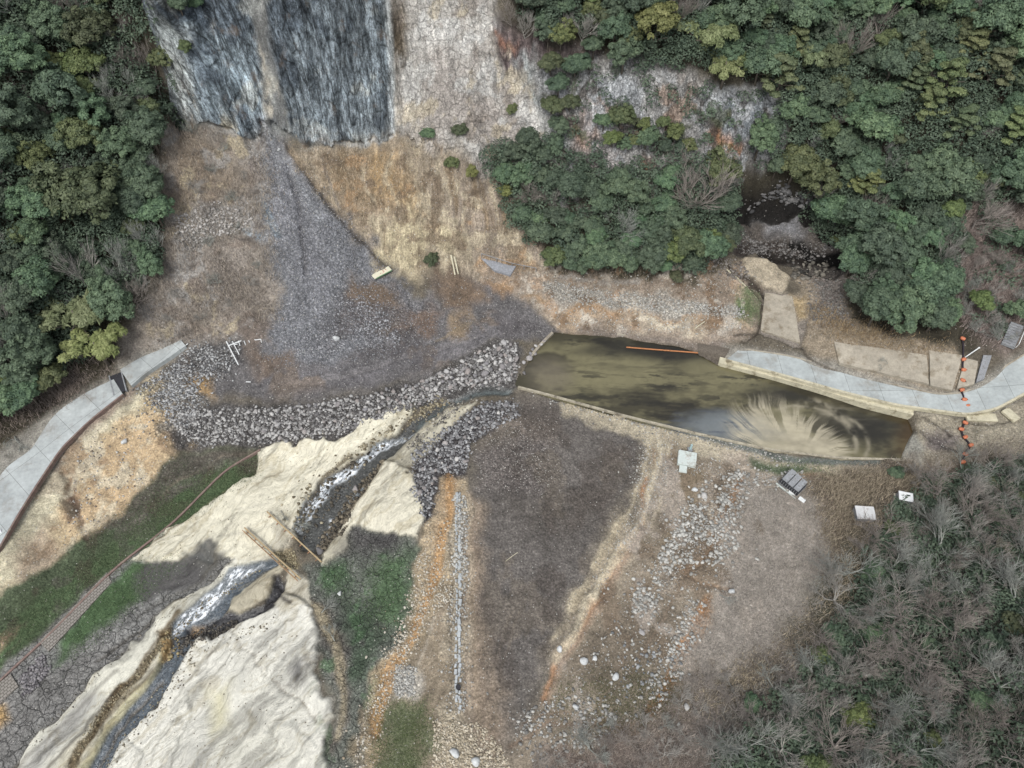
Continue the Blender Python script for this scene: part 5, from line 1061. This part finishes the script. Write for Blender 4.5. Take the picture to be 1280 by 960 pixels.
# ------------------------------------------------------------------ plants
def leaf_mat(name, c0, c1, hv=.03, vv=.35):
    m, t, b = mat(name, rough=.62, spec=.25); q = NT(t)
    tn = q.n('ShaderNodeSeparateColor', {0: q.n('ShaderNodeAttribute', attribute_name='tint').outputs['Color']}).outputs
    rnd = q.n('ShaderNodeObjectInfo').outputs['Random']
    c = q.mix(tn[0], tuple(c0) + (1,), tuple(c1) + (1,))
    r2 = q.math('FRACT', q.math('MULTIPLY', rnd, 17.37))
    hsn = q.n('ShaderNodeHueSaturation', {'Hue': q.ramp(rnd, 0, 1, .5 - hv, .5 + hv), 'Saturation': q.ramp(r2, 0, 1, .75, 1.1), 'Value': q.ramp(r2, 0, 1, 1 - vv, 1 + vv), 'Color': c})
    t.links.new(hsn.outputs[0], b.inputs['Base Color']); return m
L_DARK = leaf_mat('dark_foliage', (.036, .062, .038), (.135, .190, .106), .018, .3)
L_OLIVE = leaf_mat('olive_foliage', (.042, .060, .026), (.155, .180, .076), .02, .28)
L_YEL = leaf_mat('yellow_green_foliage', (.08, .10, .025), (.23, .25, .08), .02, .2)
L_BAM = leaf_mat('bamboo_foliage', (.10, .13, .045), (.26, .29, .13), .02, .2)
L_PINE = leaf_mat('pine_foliage', (.06, .085, .04), (.17, .19, .085), .03, .25)
M_TW = noisy('pale_twigs', (164, 160, 152), .2, 1); M_TW2 = noisy('brown_twigs', (150, 142, 134), .2, 1); M_TW3 = noisy('white_twigs', (200, 200, 190), .15, 1); M_TW4 = noisy('grey_twigs', (156, 158, 150), .2, 1)
def leaves(centres, radii, dirs, per, size, up=-.25, squash=.8, seed=0, elong=.5):
    r = np.random.default_rng(seed); n = len(centres)
    per_i = np.maximum(8, (per * (radii / radii.mean()) ** 2).astype(int)); li = np.repeat(np.arange(n), per_i); N = len(li)
    d = r.normal(size=(N, 3)); d[:, 2] = np.where(d[:, 2] < up * np.abs(d[:, 2]).mean() * 2, -d[:, 2], d[:, 2]); d /= np.linalg.norm(d, axis=1)[:, None]
    p = centres[li] + d * (radii[li] * r.uniform(.82, 1.08, N))[:, None] * np.array([1, 1, squash])
    nn = d + .35 * dirs[li] + np.array([0, 0, .45]) + .5 * r.normal(size=(N, 3)); nn /= np.linalg.norm(nn, axis=1)[:, None]
    t_ = np.cross(nn, r.normal(size=(N, 3))); t_ /= np.linalg.norm(t_, axis=1)[:, None]; bb = np.cross(nn, t_)
    s = (size * r.uniform(.6, 1.35, N))[:, None]
    q4 = np.stack([p + t_ * s, p + bb * s * elong, p - t_ * s, p - bb * s * elong], 1).reshape(-1, 3)
    lobe = r.random(n); tint = np.clip(.45 * lobe[li] + .55 * r.random(N), 0, 1) ** 1.2
    return q4, np.repeat(tint, 4)
def crown(seed, RR=4.0, HH=3.2, nl=84, per=105, size=.23, kind='dome'):
    r = np.random.default_rng(seed)
    if kind == 'dome':
        i = np.arange(nl); z = 1 - (i + .5) / nl * 1.25; ph = i * 2.39996 + r.normal(0, .35, nl); rad = np.sqrt(np.clip(1 - z * z, 0, 1))
        d = np.stack([rad * np.cos(ph), rad * np.sin(ph), z], 1); lumpy = (r.uniform(.66, 1.1, nl) * (1 + .20 * np.sin(2 * ph + r.uniform(0, 6)) + .14 * np.sin(3 * ph + r.uniform(0, 6))))[:, None]
        ax = r.uniform(.85, 1.12, 3)
        c = d * np.array([RR * .76, RR * .76, HH * .75]) * ax * lumpy + r.normal(0, .18, (nl, 3)); rr_ = RR * r.uniform(.11, .25, nl)
        c[:, 2] += HH * .2
    elif kind == 'pine':
        c = []; nl = 34
        for k in range(nl):
            lv = k % 5; rad = (1 - lv * .17) * RR * math.sqrt(r.random()) * .95; a = r.random() * 6.28; c.append((rad * math.cos(a), rad * math.sin(a), -1.2 + lv * 1.15 + r.normal() * .12))
        c = np.array(c); rr_ = r.uniform(.55, 1.0, nl); d = np.tile([0, 0, 1.], (nl, 1))
    elif kind == 'bamboo':
        c = []; nl = 60
        for k in range(10):
            a = r.random() * 6.28; L_ = r.uniform(.5, 1) * RR
            for s_ in range(6): t0 = s_ / 5; c.append((math.cos(a) * L_ * t0 ** 1.5, math.sin(a) * L_ * t0 ** 1.5, -1 + 4.6 * t0 - 2.4 * t0 ** 3))
        c = np.array(c) + r.normal(0, .15, (nl, 3)); rr_ = np.tile(np.linspace(.5, .75, 6), 10) * r.uniform(.7, 1.2, nl); d = np.tile([0, 0, 1.], (nl, 1))
    q4, tint = leaves(c, rr_, d, per, size, squash=.35 if kind == 'pine' else .85, seed=seed + 1, elong=.3 if kind == 'bamboo' else .5)
    return q4, tint
def crown_mesh(m, *a, **k):
    q4, tint = crown(*a, **k); return fast_mesh('crown', q4, np.arange(len(q4)).reshape(-1, 4), m, {'tint': np.stack([tint] * 3, 1)})
def trunk_mesh(seed, h=5.0, r0=.28):
    r = random.Random(seed); m_ = MB(); m_.tube([(0, 0, -1.5), (r.uniform(-.2, .2), r.uniform(-.2, .2), h * .5), (r.uniform(-.4, .4), r.uniform(-.4, .4), h)], [r0, r0 * .7, r0 * .35], 7)
    for k in range(6):
        a = k * 1.05 + r.random(); z = h * r.uniform(.4, .7); L_ = r.uniform(1.8, 3); m_.tube([(0, 0, z), (math.cos(a) * L_ * .5, math.sin(a) * L_ * .5, z + L_ * .45), (math.cos(a) * L_, math.sin(a) * L_, z + L_ * .7)], [r0 * .4, r0 * .28, r0 * .1], 5)
    return m_.mesh('trunk', M_BARK, True)
def bare(seed, h=6.5, spread=1.0, depth=4, m=None, thick=1.0):
    r = random.Random(seed); tr = MB(); br_ = MB()
    def grow(p, d, L_, rad, lev):
        pts = [p]; rs = [rad]; dd_ = d.copy()
        for s_ in range(3):
            dd_ = (dd_ + Vector((r.gauss(0, .09), r.gauss(0, .09), r.gauss(0, .06) + .03))).normalized(); pts.append(pts[-1] + dd_ * L_ / 3); rs.append(rad * (1 - .2 * (s_ + 1)))
        (tr if lev == 0 else br_).tube(pts, rs, 5 if lev < 2 else 3, caps=lev == 0)
        if lev < depth:
            for k in range(r.randint(3, 5) if lev else r.randint(6, 8)):
                t0 = r.uniform(.35, 1.0); i = min(2, int(t0 * 3)); q_ = pts[i].lerp(pts[i + 1], t0 * 3 - i)
                sd_ = Vector((r.gauss(0, 1), r.gauss(0, 1), r.gauss(0, .35))).normalized()
                nd = (dd_ * (1.0 if lev else .35) + sd_ * (.52 if lev else .95) * spread + Vector((0, 0, .12 if lev else .42))).normalized()
                grow(q_, nd, L_ * r.uniform(.68, .95), max(rs[i] * .55, .021 * thick), lev + 1)
    grow(Vector((0, 0, -.5)), Vector((r.uniform(-.1, .1), r.uniform(-.1, .1), 1)), h * .38, .2 * thick, 0)
    return tr.mesh('trunk', m, True), br_.mesh('branches', m)
trunks = [trunk_mesh(i) for i in range(3)]
K = {}
K['dark'] = [crown_mesh(L_DARK, 10 + i, HH=(3.0, 3.6, 2.7, 4.2, 3.2)[i]) for i in range(5)]
K['olive'] = [crown_mesh(L_OLIVE, 30 + i, HH=(3.0, 3.7, 2.8)[i]) for i in range(3)]
K['yellow'] = [crown_mesh(L_YEL, 50 + i, HH=3.4, nl=60) for i in range(2)]
K['bamboo'] = [crown_mesh(L_BAM, 60 + i, kind='bamboo', per=90, size=.3) for i in range(2)]
K['pine'] = [crown_mesh(L_PINE, 70 + i, kind='pine', per=150, size=.24) for i in range(2)]
K['bare'] = [bare(80 + i, m=(M_TW, M_TW2, M_TW, M_TW4, M_TW2)[i], depth=4, spread=(1, 1.2, .8, 1.1, .9)[i]) for i in range(5)]
K['bareshrub'] = [bare(95 + i, h=5.5, m=(M_TW2, M_TW, M_TW4)[i], depth=4, spread=1.3, thick=.8) for i in range(3)]
KN = {'dark': ('evergreen_tree', 'dark green broadleaf evergreen', 'tree'), 'olive': ('evergreen_tree', 'olive green rounded evergreen', 'tree'), 'yellow': ('evergreen_tree', 'bright yellow green leafy tree', 'tree'),
      'bamboo': ('bamboo', 'feathery pale green bamboo clump', 'bamboo'), 'pine': ('pine_tree', 'flat layered pale green pine', 'tree'), 'bare': ('bare_tree', 'leafless grey branched tree', 'tree'), 'bareshrub': ('bare_shrub', 'leafless low bushy shrub', 'shrub'),
      'shrub': ('shrub', 'small rounded green shrub', 'shrub')}
plants = []
def plant(kind, x, y, r_, label=None, tall=1.0, zone=''):
    base_k = 'dark' if kind == 'shrub' and rng.random() < .5 else 'olive' if kind == 'shrub' else kind
    nm, ph, cat = KN[kind]; z = float(hgt(x, y)); s = r_ / 4.0
    root = thing(nm, label or ph, cat, (x, y, z), rng.uniform(0, 6.28)); i = rng.integers(len(K[base_k]))
    if kind in ('bare', 'bareshrub'):
        tm, bm_ = K[base_k][i]; link('trunk', tm, root); link('branches', bm_, root); root.scale = (s * 1.05, s * 1.05, s * tall * (1.35 if zone in ('left', 'right', 'centre') else 1))
    else:
        lift = 1.2 if kind == 'shrub' else 4.3 * tall if kind != 'bamboo' else 3.2
        c = link('crown', K[base_k][i], root, (0, 0, lift)); link('trunk', trunks[i % 3], root, (0, 0, 0))
        root.children[-1].scale = (1, 1, .95 * tall if kind != 'shrub' else .3); root.scale = (s, s, s)
    plants.append((root, kind, x, y, z, r_, label, zone)); return root
occ = []
def free(x, y, r_, k=.72):
    for ox, oy, orr in occ:
        if (x - ox) ** 2 + (y - oy) ** 2 < (k * (r_ + orr)) ** 2: return False
    return True
def put(kind, px_, py_, r_, label, tall=1.0, zone=''):
    off = 0 if 'bare' in kind else (1.2 if kind == 'shrub' else 5) * r_ / 4
    P = unproj([(px_, py_)], off)[0]; occ.append((P[0], P[1] - (2.5 if kind in ('bamboo', 'pine', 'yellow') else 0), r_ * (1.9 if r_ > 3 and 'bare' not in kind else 1.2))); return plant(kind, P[0], P[1], r_, label, tall, zone)
# notable ones first
put('olive', 102, 245, 6.2, 'big domed olive brown evergreen standing out in the left forest')
put('yellow', 822, 28, 4.6, 'brightest yellow green tree at the top edge above the rock face')
put('bamboo', 88, 388, 6.0, 'pale yellow green bamboo clump low in the left forest, upper one')
put('bamboo', 115, 428, 5.2, 'pale green bamboo clump overhanging the left road drain')
put('bamboo', 885, 35, 5.2, 'pale bamboo clump just right of the bright yellow green tree')
put('bamboo', 910, 75, 4.4, 'lower pale bamboo clump in the top right forest')
put('bamboo', 1012, 62, 3.8, 'small pale bamboo tuft in the middle of the top right forest')
put('bare', 868, 268, 8.6, 'largest leafless pale tree spreading in front of the central thicket')
put('bare', 925, 935, 5.0, 'pale leafless tree with white limbs at the bottom edge')
put('bare', 1215, 285, 4.8, 'white branched leafless tree beside the round evergreen mass on the right')
put('bare', 770, 295, 4.5, 'leafless grey tree tangled in the middle of the central thicket')
for px_, py_, r_, lb in ((1190,92,4.2,'layered pine with yellowish tiers near the upper right corner'), (1165,125,3.8,'pale layered pine left of the yellowish one'), (1248,80,4.0,'layered pine closest to the upper right corner'), (1218,55,3.6,'brownish layered pine high on the right slope'), (1270,150,3.8,'pale green pine at the right edge of the upper slope'), (1150,95,3.4,'short pine at the left side of the pine group'), (1205,150,3.6,'lowest pine of the upper right group')):
    put('pine', px_, py_, r_, lb, tall=.9)
for i_, (px_, py_, r_, k_, lb_) in enumerate(((688,78,2.4,'olive','highest bush of the green strip hanging down the white rock'), (698,104,2.3,'dark','second bush down the green strip hanging on the white rock'), (712,128,2.0,'olive','right hand bush of the hanging green strip on the white rock'), (690,132,2.2,'olive','middle left bush of the hanging green strip on the rock'),
   (700,156,2.2,'dark','fourth bush down the hanging green strip on the white rock'), (694,182,2.1,'dark','lowest bush of the hanging green strip, touching the central thicket'), (755,150,1.8,'dark','round bush alone on the pale rock right of the strip'))):
    put(k_, px_, py_, r_, lb_)
put('dark', 720, 80, 2.6, 'evergreen standing on the dark ledge left of the white rock')
put('yellow', 633, 238, 1.8, 'small bright yellow green bush at the left tip of the central thicket')
put('yellow', 765, 327, 1.4, 'low yellowish bush at the foot of the central thicket')
put('yellow', 590, 215, 1.6, 'small bright green bush on the slope left of the central thicket')
put('shrub', 535, 168, 1.5, 'single small dark shrub under the tan rock face'); put('shrub', 540, 325, 1.6, 'single green shrub at the foot of the tan slope')
put('shrub', 575, 165, 1.7, 'green shrub clinging to the tan face, upper one'); put('shrub', 565, 205, 1.5, 'green shrub at the base of the tan face'); put('shrub', 640, 138, 1.3, 'tiny green shrub in the middle of the tan face')
put('shrub', 232, 60, 1.5, 'narrow green shrub at the left edge of the dark cliff'); put('shrub', 245, 5, 1.6, 'yellow green shrub at the top left corner of the dark cliff')
put('shrub', 845, 347, 1.5, 'green shrub hanging over the bank above the pond')
put('shrub', 1120, 592, 1.4, 'dark green shrub between the pond end and the white cabinet')
put('shrub', 1046, 300, 1.2, 'bright mossy shrub in the dark hollow')
for q_ in ((1127,626,3.2),(1127,650,2.5),(1078,645,3),(1205,560,2.2),(1203,580,1.8),(989,607,3)):
    P = unproj([q_[:2]])[0]; occ.append((P[0], P[1], q_[2]))
def zone(name, poly, n, mix, r0, r1, k=.72, tries=40, tall=(.85, 1.15)):
    P = scatter(poly, n * tries) if False else None
    pp = np.array(poly, float); lo = pp.min(0); hi = pp.max(0); cnt = 0; kinds = list(mix); pr = np.array([mix[q_] for q_ in kinds]); pr = pr / pr.sum()
    cand = rng.random((n * tries, 2)) * (hi - lo) + lo
    cand = cand[inpoly(cand[:, 0], cand[:, 1], pp)]
    W_ = unproj(cand, 3.5 if r1 > 2.6 else 1.0)
    for w_ in W_:
        if cnt >= n: break
        kd = kinds[rng.choice(len(kinds), p=pr)]; r_ = rng.uniform(r0, r1)
        if kd == 'shrub': r_ = min(r_, rng.uniform(1.2, 2.0))
        if free(w_[0], w_[1], r_, k):
            occ.append((w_[0], w_[1], r_)); plant(kd, w_[0], w_[1], r_, None, rng.uniform(*tall), name); cnt += 1
    return cnt
LF = [(-60,-60),(228,-60),(212,60),(188,140),(192,230),(203,330),(150,405),(120,440),(50,485),(-60,540)]
cA = zone('left', LF, 185, dict(dark=.60, olive=.14, bare=.26), 2.1, 4.9, .42)
TR = [(615,-50),(1350,-50),(1350,250),(1200,255),(1190,330),(1185,405),(1120,412),(1065,370),(1062,300),(1000,235),(935,190),(992,118),(905,95),(850,98),(800,88),(760,55),(700,50),(640,20)]
cB = zone('right', TR, 290, dict(dark=.72, olive=.13, bare=.13, pine=.02), 2.1, 4.9, .42)
cC = zone('centre', [(625,195),(690,165),(700,235),(790,235),(850,200),(915,205),(915,300),(870,335),(800,328),(700,325),(645,275)], 90, dict(dark=.74, olive=.12, bare=.14), 1.9, 3.7, .43)
cD = zone('rock', [(668,65),(705,65),(716,160),(704,215),(684,140)], 12, dict(olive=.5, dark=.5), 1.5, 2.4, .6, 60)
cD += zone('rock', [(762,150),(800,132),(868,138),(862,192),(800,185),(765,188)], 16, dict(olive=.6, dark=.4), 1.4, 2.4, .6, 60)
cD += zone('rock', [(765,75),(860,100),(880,130),(800,125)], 12, dict(olive=.6, dark=.4), 1.4, 2.4, .6, 60)
cE = zone('east', [(1205,250),(1350,250),(1350,415),(1250,415),(1205,380)], 26, dict(bare=.35, bareshrub=.4, olive=.15, dark=.1), 2.0, 3.6, .6)
cF = zone('low', [(1150,585),(1350,560),(1350,1040),(920,1040),(880,940),(930,880),(1010,820),(1050,760),(1060,700),(1110,665)], 150, dict(bare=.74, bareshrub=.20, shrub=.06), 2.6, 5.4, .42, tall=(.7, 1.0))
cG = zone('bottom', [(650,960),(760,900),(850,870),(900,840),(960,860),(920,1010),(640,1010)], 34, dict(bareshrub=.7, bare=.3), 1.6, 3.2, .6, tall=(.6, .9))
cH = zone('roadside', [(-20,470),(60,430),(120,440),(125,465),(50,505),(-20,545)], 12, dict(bareshrub=.8, dark=.2), 1.6, 2.6, .7)
cI = zone('slope', [(215,150),(320,180),(335,300),(345,390),(250,410),(170,430),(205,340)], 22, dict(bareshrub=1), 1.2, 2.2, .9)
cI += zone('hollow', [(1030,330),(1060,320),(1065,360),(1040,365)], 4, dict(bareshrub=1), 1.4, 2.2, .8)
print('plants', cA, cB, cC, cD, cE, cF, cG, cH, cI)
# labels that place each plant against landmarks
LM = dict(left=[((225,40),'beside the dark cliff'),((205,250),'at the brown slope edge'),((100,235),'around the big olive dome'),((100,400),'around the low bamboo'),((30,60),'in the top left corner'),((0,300),'at the left edge'),((110,120),'high in the left forest'),((150,350),'above the left road')],
   right=[((640,20),'above the tan rock face'),((740,30),'above the dark ledge'),((822,28),'around the bright yellow tree'),((900,60),'around the upper bamboo'),((1010,60),'around the bamboo tuft'),((980,160),'right of the orange rock'),((1100,60),'below the top edge'),((1190,100),'among the pines'),((1270,20),'in the top right corner'),((1280,200),'at the right edge'),((1060,200),'above the dark hollow'),((1130,290),'in the middle right forest'),((1120,380),'in the roadside round mass'),((1190,230),'on the upper right slope')],
   centre=[((650,230),'left in the central thicket'),((760,270),'amid the central thicket'),((700,300),'low in the central thicket'),((880,250),'right in the central thicket'),((850,320),'above the pond bank')],
   rock=[((690,110),'on the dark rock ledge'),((690,180),'below the dark rock ledge'),((820,160),'on the rock shelf'),((820,100),'under the forest edge')],
   east=[((1220,280),'left on the pink brush slope'),((1290,280),'right on the pink slope'),((1240,370),'above the road bend'),((1300,380),'right of the staircase')],
   low=[((1140,680),'below the white cabinet'),((1230,600),'below the floats'),((1280,700),'at the lower right edge'),((1100,800),'amid the lower wood'),((1200,830),'right in the lower wood'),((1000,880),'left in the lower wood'),((1100,930),'near the bottom edge'),((1260,930),'in the bottom right corner')],
   bottom=[((760,940),'below the pebble field'),((880,900),'left of the lower wood')], roadside=[((60,480),'above the left road')], slope=[((260,200),'under the dark cliff'),((250,290),'by the slope rubble'),((280,370),'low on the brown slope')], hollow=[((1040,340),'in the dark hollow')])
cls = {}
for root, kind, x, y, z, r_, lb, zn in plants:
    if lb: continue
    off = 0 if 'bare' in kind else 4 * r_ / 4; a_, b2 = proj(x, y, z + off); l = min(LM[zn], key=lambda q_: math.hypot(a_ - q_[0][0], b2 - q_[0][1]))[1]
    sz = 'large' if r_ > 4.1 else 'small' if r_ < 3.0 else 'medium'
    if kind in ('shrub',): sz = 'little'
    cls.setdefault((sz + ' ' + KN[kind][1], l), []).append((float(a_), float(b2), root))
ORD = ['first', 'second', 'third', 'fourth', 'fifth', 'sixth']
for (ph, l), L_ in cls.items():
    L_.sort(key=lambda q_: q_[1]); nb = max(1, math.ceil(len(L_) / 6)); per = math.ceil(len(L_) / nb)
    bn = {1: [''], 2: ['upper row ', 'lower row '], 3: ['upper row ', 'middle row ', 'lower row ']}.get(nb, ['top row ', 'second row ', 'third row ', 'fourth row ', 'fifth row ', 'sixth row ', 'seventh row '])
    for bi in range(nb):
        B_ = sorted(L_[bi * per:(bi + 1) * per], key=lambda q_: q_[0]); n = len(B_)
        for i, (a_, b2, root) in enumerate(B_):
            if len(L_) == 1: root['label'] = f'{ph} {l}'
            else: root['label'] = f'{ph} {l}, {bn[bi]}' + (('leftmost' if i == 0 else 'rightmost' if i == n - 1 else ORD[i] + ' from left') if n > 1 else 'alone')
            root['group'] = f'{root["category"]}s {l}'
# fallen dead limbs
for px_, py_, s_, az, lb in ((368,655,.45,1.2,'small dead branch sticking up from the pale sand beside the rapids'), (352,640,.35,.4,'tiny dead twig on the pale sand left of the rapids'), (404,765,.5,2.4,'dead limb lying at the head of the curved sand ridge'), (20,548,.6,.6,'pale dead limb fallen on the brush above the left road'), (418,800,.45,3.6,'thin dead limb crossing the curved sand ridge'), (1110,455,.4,5.,'dead limb lying on the concrete slope above the right road'), (900,745,.4,1.,'pale dead stick pile at the edge of the grey field')):
    P = unproj([(px_, py_)])[0]; root = thing('dead_branch', lb, 'branch', (P[0], P[1], P[2] + .25), az); tm, bm_ = K['bare'][3]
    for nm_, me_ in (('limb', tm), ('twigs', bm_)): o = link(nm_, me_, root); o.rotation_euler = (R(82), 0, 0)
    root.scale = (s_, s_, s_)

# ---- ground cover: brush, undergrowth, grass
def blades(name, specs, m_):
    Vs = []; Cs = []
    for poly, n, h0, h1, wd, c0, c1, clump, lean in specs:
        P = scatter(poly, n, clump=clump); n = len(P)
        if not n: continue
        P = P + rng.normal(0, 1.1 if name != 'grass' else .9, P.shape)
        z = hgt(P[:, 0], P[:, 1]); a = rng.random(n) * 6.28; L_ = rng.uniform(h0, h1, n); ln = rng.uniform(.2, 1, n) * lean
        d = np.stack([np.cos(a) * ln, np.sin(a) * ln, np.ones(n)], 1); d /= np.linalg.norm(d, axis=1)[:, None]
        base_ = np.stack([P[:, 0], P[:, 1], z - .05], 1); sd_ = np.stack([-np.sin(a), np.cos(a), np.zeros(n)], 1) * wd * rng.uniform(.6, 1.4, n)[:, None]
        tip = base_ + d * L_[:, None]; Vs.append(np.stack([base_ - sd_, base_ + sd_, tip], 1).reshape(-1, 3))
        t_ = rng.random(n)[:, None]; Cs.append(np.repeat((lin(c0) * (1 - t_) + lin(c1) * t_) / KA, 3, axis=0))
    V_ = np.concatenate(Vs); me = fast_mesh(name, V_, np.arange(len(V_)).reshape(-1, 3), m_, {'Col': np.concatenate(Cs)})
    return tag(link(name, me), kind='stuff')
M_BL, t, b = mat('blades', rough=.9, spec=.1); q = NT(t); t.links.new(q.n('ShaderNodeAttribute', attribute_name='Col').outputs['Color'], b.inputs['Base Color'])
BR0, BR1 = (126,117,108), (196,184,168)
blades('dry_brush', [([(215,145),(330,170),(345,250),(340,330),(350,400),(240,425),(160,440),(205,340),(195,200)], 17000, .5, 1.4, .045, BR0, BR1, 5, 1.2),
  ([(350,175),(490,175),(600,215),(680,330),(600,340),(500,330),(430,265)], 9000, .3, .9, .05, (130,116,96), (210,194,166), 3, 1.2), ([(520,60),(690,150),(690,215),(600,215),(530,170)], 4500, .3, .8, .04, (136,126,116), (190,182,172), 4, 1.0),
  ([(600,330),(900,345),(930,375),(850,372),(700,360)], 5000, .3, .9, .05, BR0, (170,154,134), 3, 1.0),
  ([(930,605),(1000,605),(1035,660),(1045,740),(985,800),(905,840),(855,885),(865,800),(905,740)], 26000, .25, .7, .03, (140,134,124), (196,188,176), 0, 1.3),
  ([(1010,600),(1140,585),(1180,620),(1110,680),(1050,760),(1000,830),(900,880),(850,890),(985,800),(1045,740),(1030,640)], 15000, .4, 1.3, .045, (104,96,82), (196,182,158), 5, 1.4),
  ([(1110,650),(1300,560),(1320,1000),(880,1000),(900,900),(1000,830),(1060,760)], 36000, .5, 1.5, .045, (98,96,88), (168,164,154), 6, 1.4),
  ([(1205,255),(1320,245),(1320,415),(1215,420),(1200,380)], 18000, .5, 1.5, .05, (118,106,100), (182,168,160), 5, 1.3), ([(690,950),(850,880),(900,1000),(690,1000)], 8000, .4, 1.1, .035, (120,108,100), (186,174,162), 3, 1.4),
  ([(1060,400),(1190,436),(1160,442),(1045,425),(1005,375)], 3500, .3, .9, .05, (120,100,80), (186,166,132), 2, 1.2), ([(-20,470),(120,440),(140,468),(50,515),(-20,560)], 7000, .5, 1.3, .05, BR0, (160,146,136), 4, 1.3),
  ([(1000,590),(1300,560),(1290,545),(1150,575)], 1500, .3, 1.0, .04, BR0, BR1, 3, 1.2)], M_BL)
Cc = []
for poly, n in ((LF, 1500), (TR, 2300), ([(600,200),(690,180),(780,230),(915,200),(925,290),(870,345),(700,338),(640,290)], 700), ([(690,80),(900,110),(985,115),(920,200),(860,200),(780,225),(705,200)], 90), ([(1100,660),(1160,600),(1300,570),(1320,1000),(900,1000),(900,930),(990,860),(1060,760)], 1050), ([(1215,255),(1320,245),(1320,415),(1215,420)], 60)):
    n = int(n * (1.5 if n in (1500, 2300) else 1)); P = scatter(poly, n); hi_ = n > 1800 or n == 700
    r_ = rng.uniform(.7, 1.7, len(P)); Cc.append(np.column_stack([P, hgt(P[:, 0], P[:, 1]) + r_ * .3 + (rng.uniform(0, 3.4, len(P)) if hi_ and poly[0] != (1100, 660) else 0), r_]))
Cc = np.concatenate(Cc); q4, tint = leaves(Cc[:, :3], Cc[:, 3], np.tile([0, 0, 1.], (len(Cc), 1)), 52, .25, seed=5)
tag(link('undergrowth', fast_mesh('undergrowth', q4, np.arange(len(q4)).reshape(-1, 4), leaf_mat('undergrowth_leaves', (.034, .057, .036), (.112, .152, .092), .01, .1), {'tint': np.stack([tint] * 3, 1)})), kind='stuff')
G0, G1 = (86,102,74), (130,144,108)
blades('grass', [([(245,598),(326,570),(322,592),(215,655),(120,722),(20,815),(0,800),(110,705),(180,650)], 26000, .1, .3, .06, G0, G1, 3, 1.2), ([(228,570),(240,598),(120,705),(0,795),(0,770),(130,660)], 9000, .1, .28, .05, (80,92,68), (118,130,98), 3, 1.2), ([(125,740),(165,708),(225,705),(180,745),(130,785),(75,830)], 9000, .1, .3, .06, (82,104,72), (120,142,102), 2, 1.2),
  ([(470,700),(508,690),(508,750),(490,790),(458,770),(420,740),(395,720),(440,705)], 3500, .1, .3, .06, (84,108,76), (122,146,104), 3, 1.2), ([(482,880),(535,878),(540,910),(532,960),(475,1000),(468,930)], 11000, .1, .35, .05, (80,94,62), (124,134,94), 3, 1.2),
  ([(925,360),(950,370),(945,400),(925,405)], 900, .2, .5, .06, G0, G1, 2, 1), ([(690,860),(790,840),(850,870),(800,920),(700,920)], 5000, .15, .4, .05, (76,84,56), (128,126,92), 3, 1.3), ([(940,574),(1030,590),(1060,588),(1000,580)], 900, .2, .4, .05, G0, G1, 1, 1), ([(745,830),(860,840),(840,900),(760,900)], 4000, .2, .5, .04, (80,84,64), (130,124,104), 3, 1.3)], M_BL)
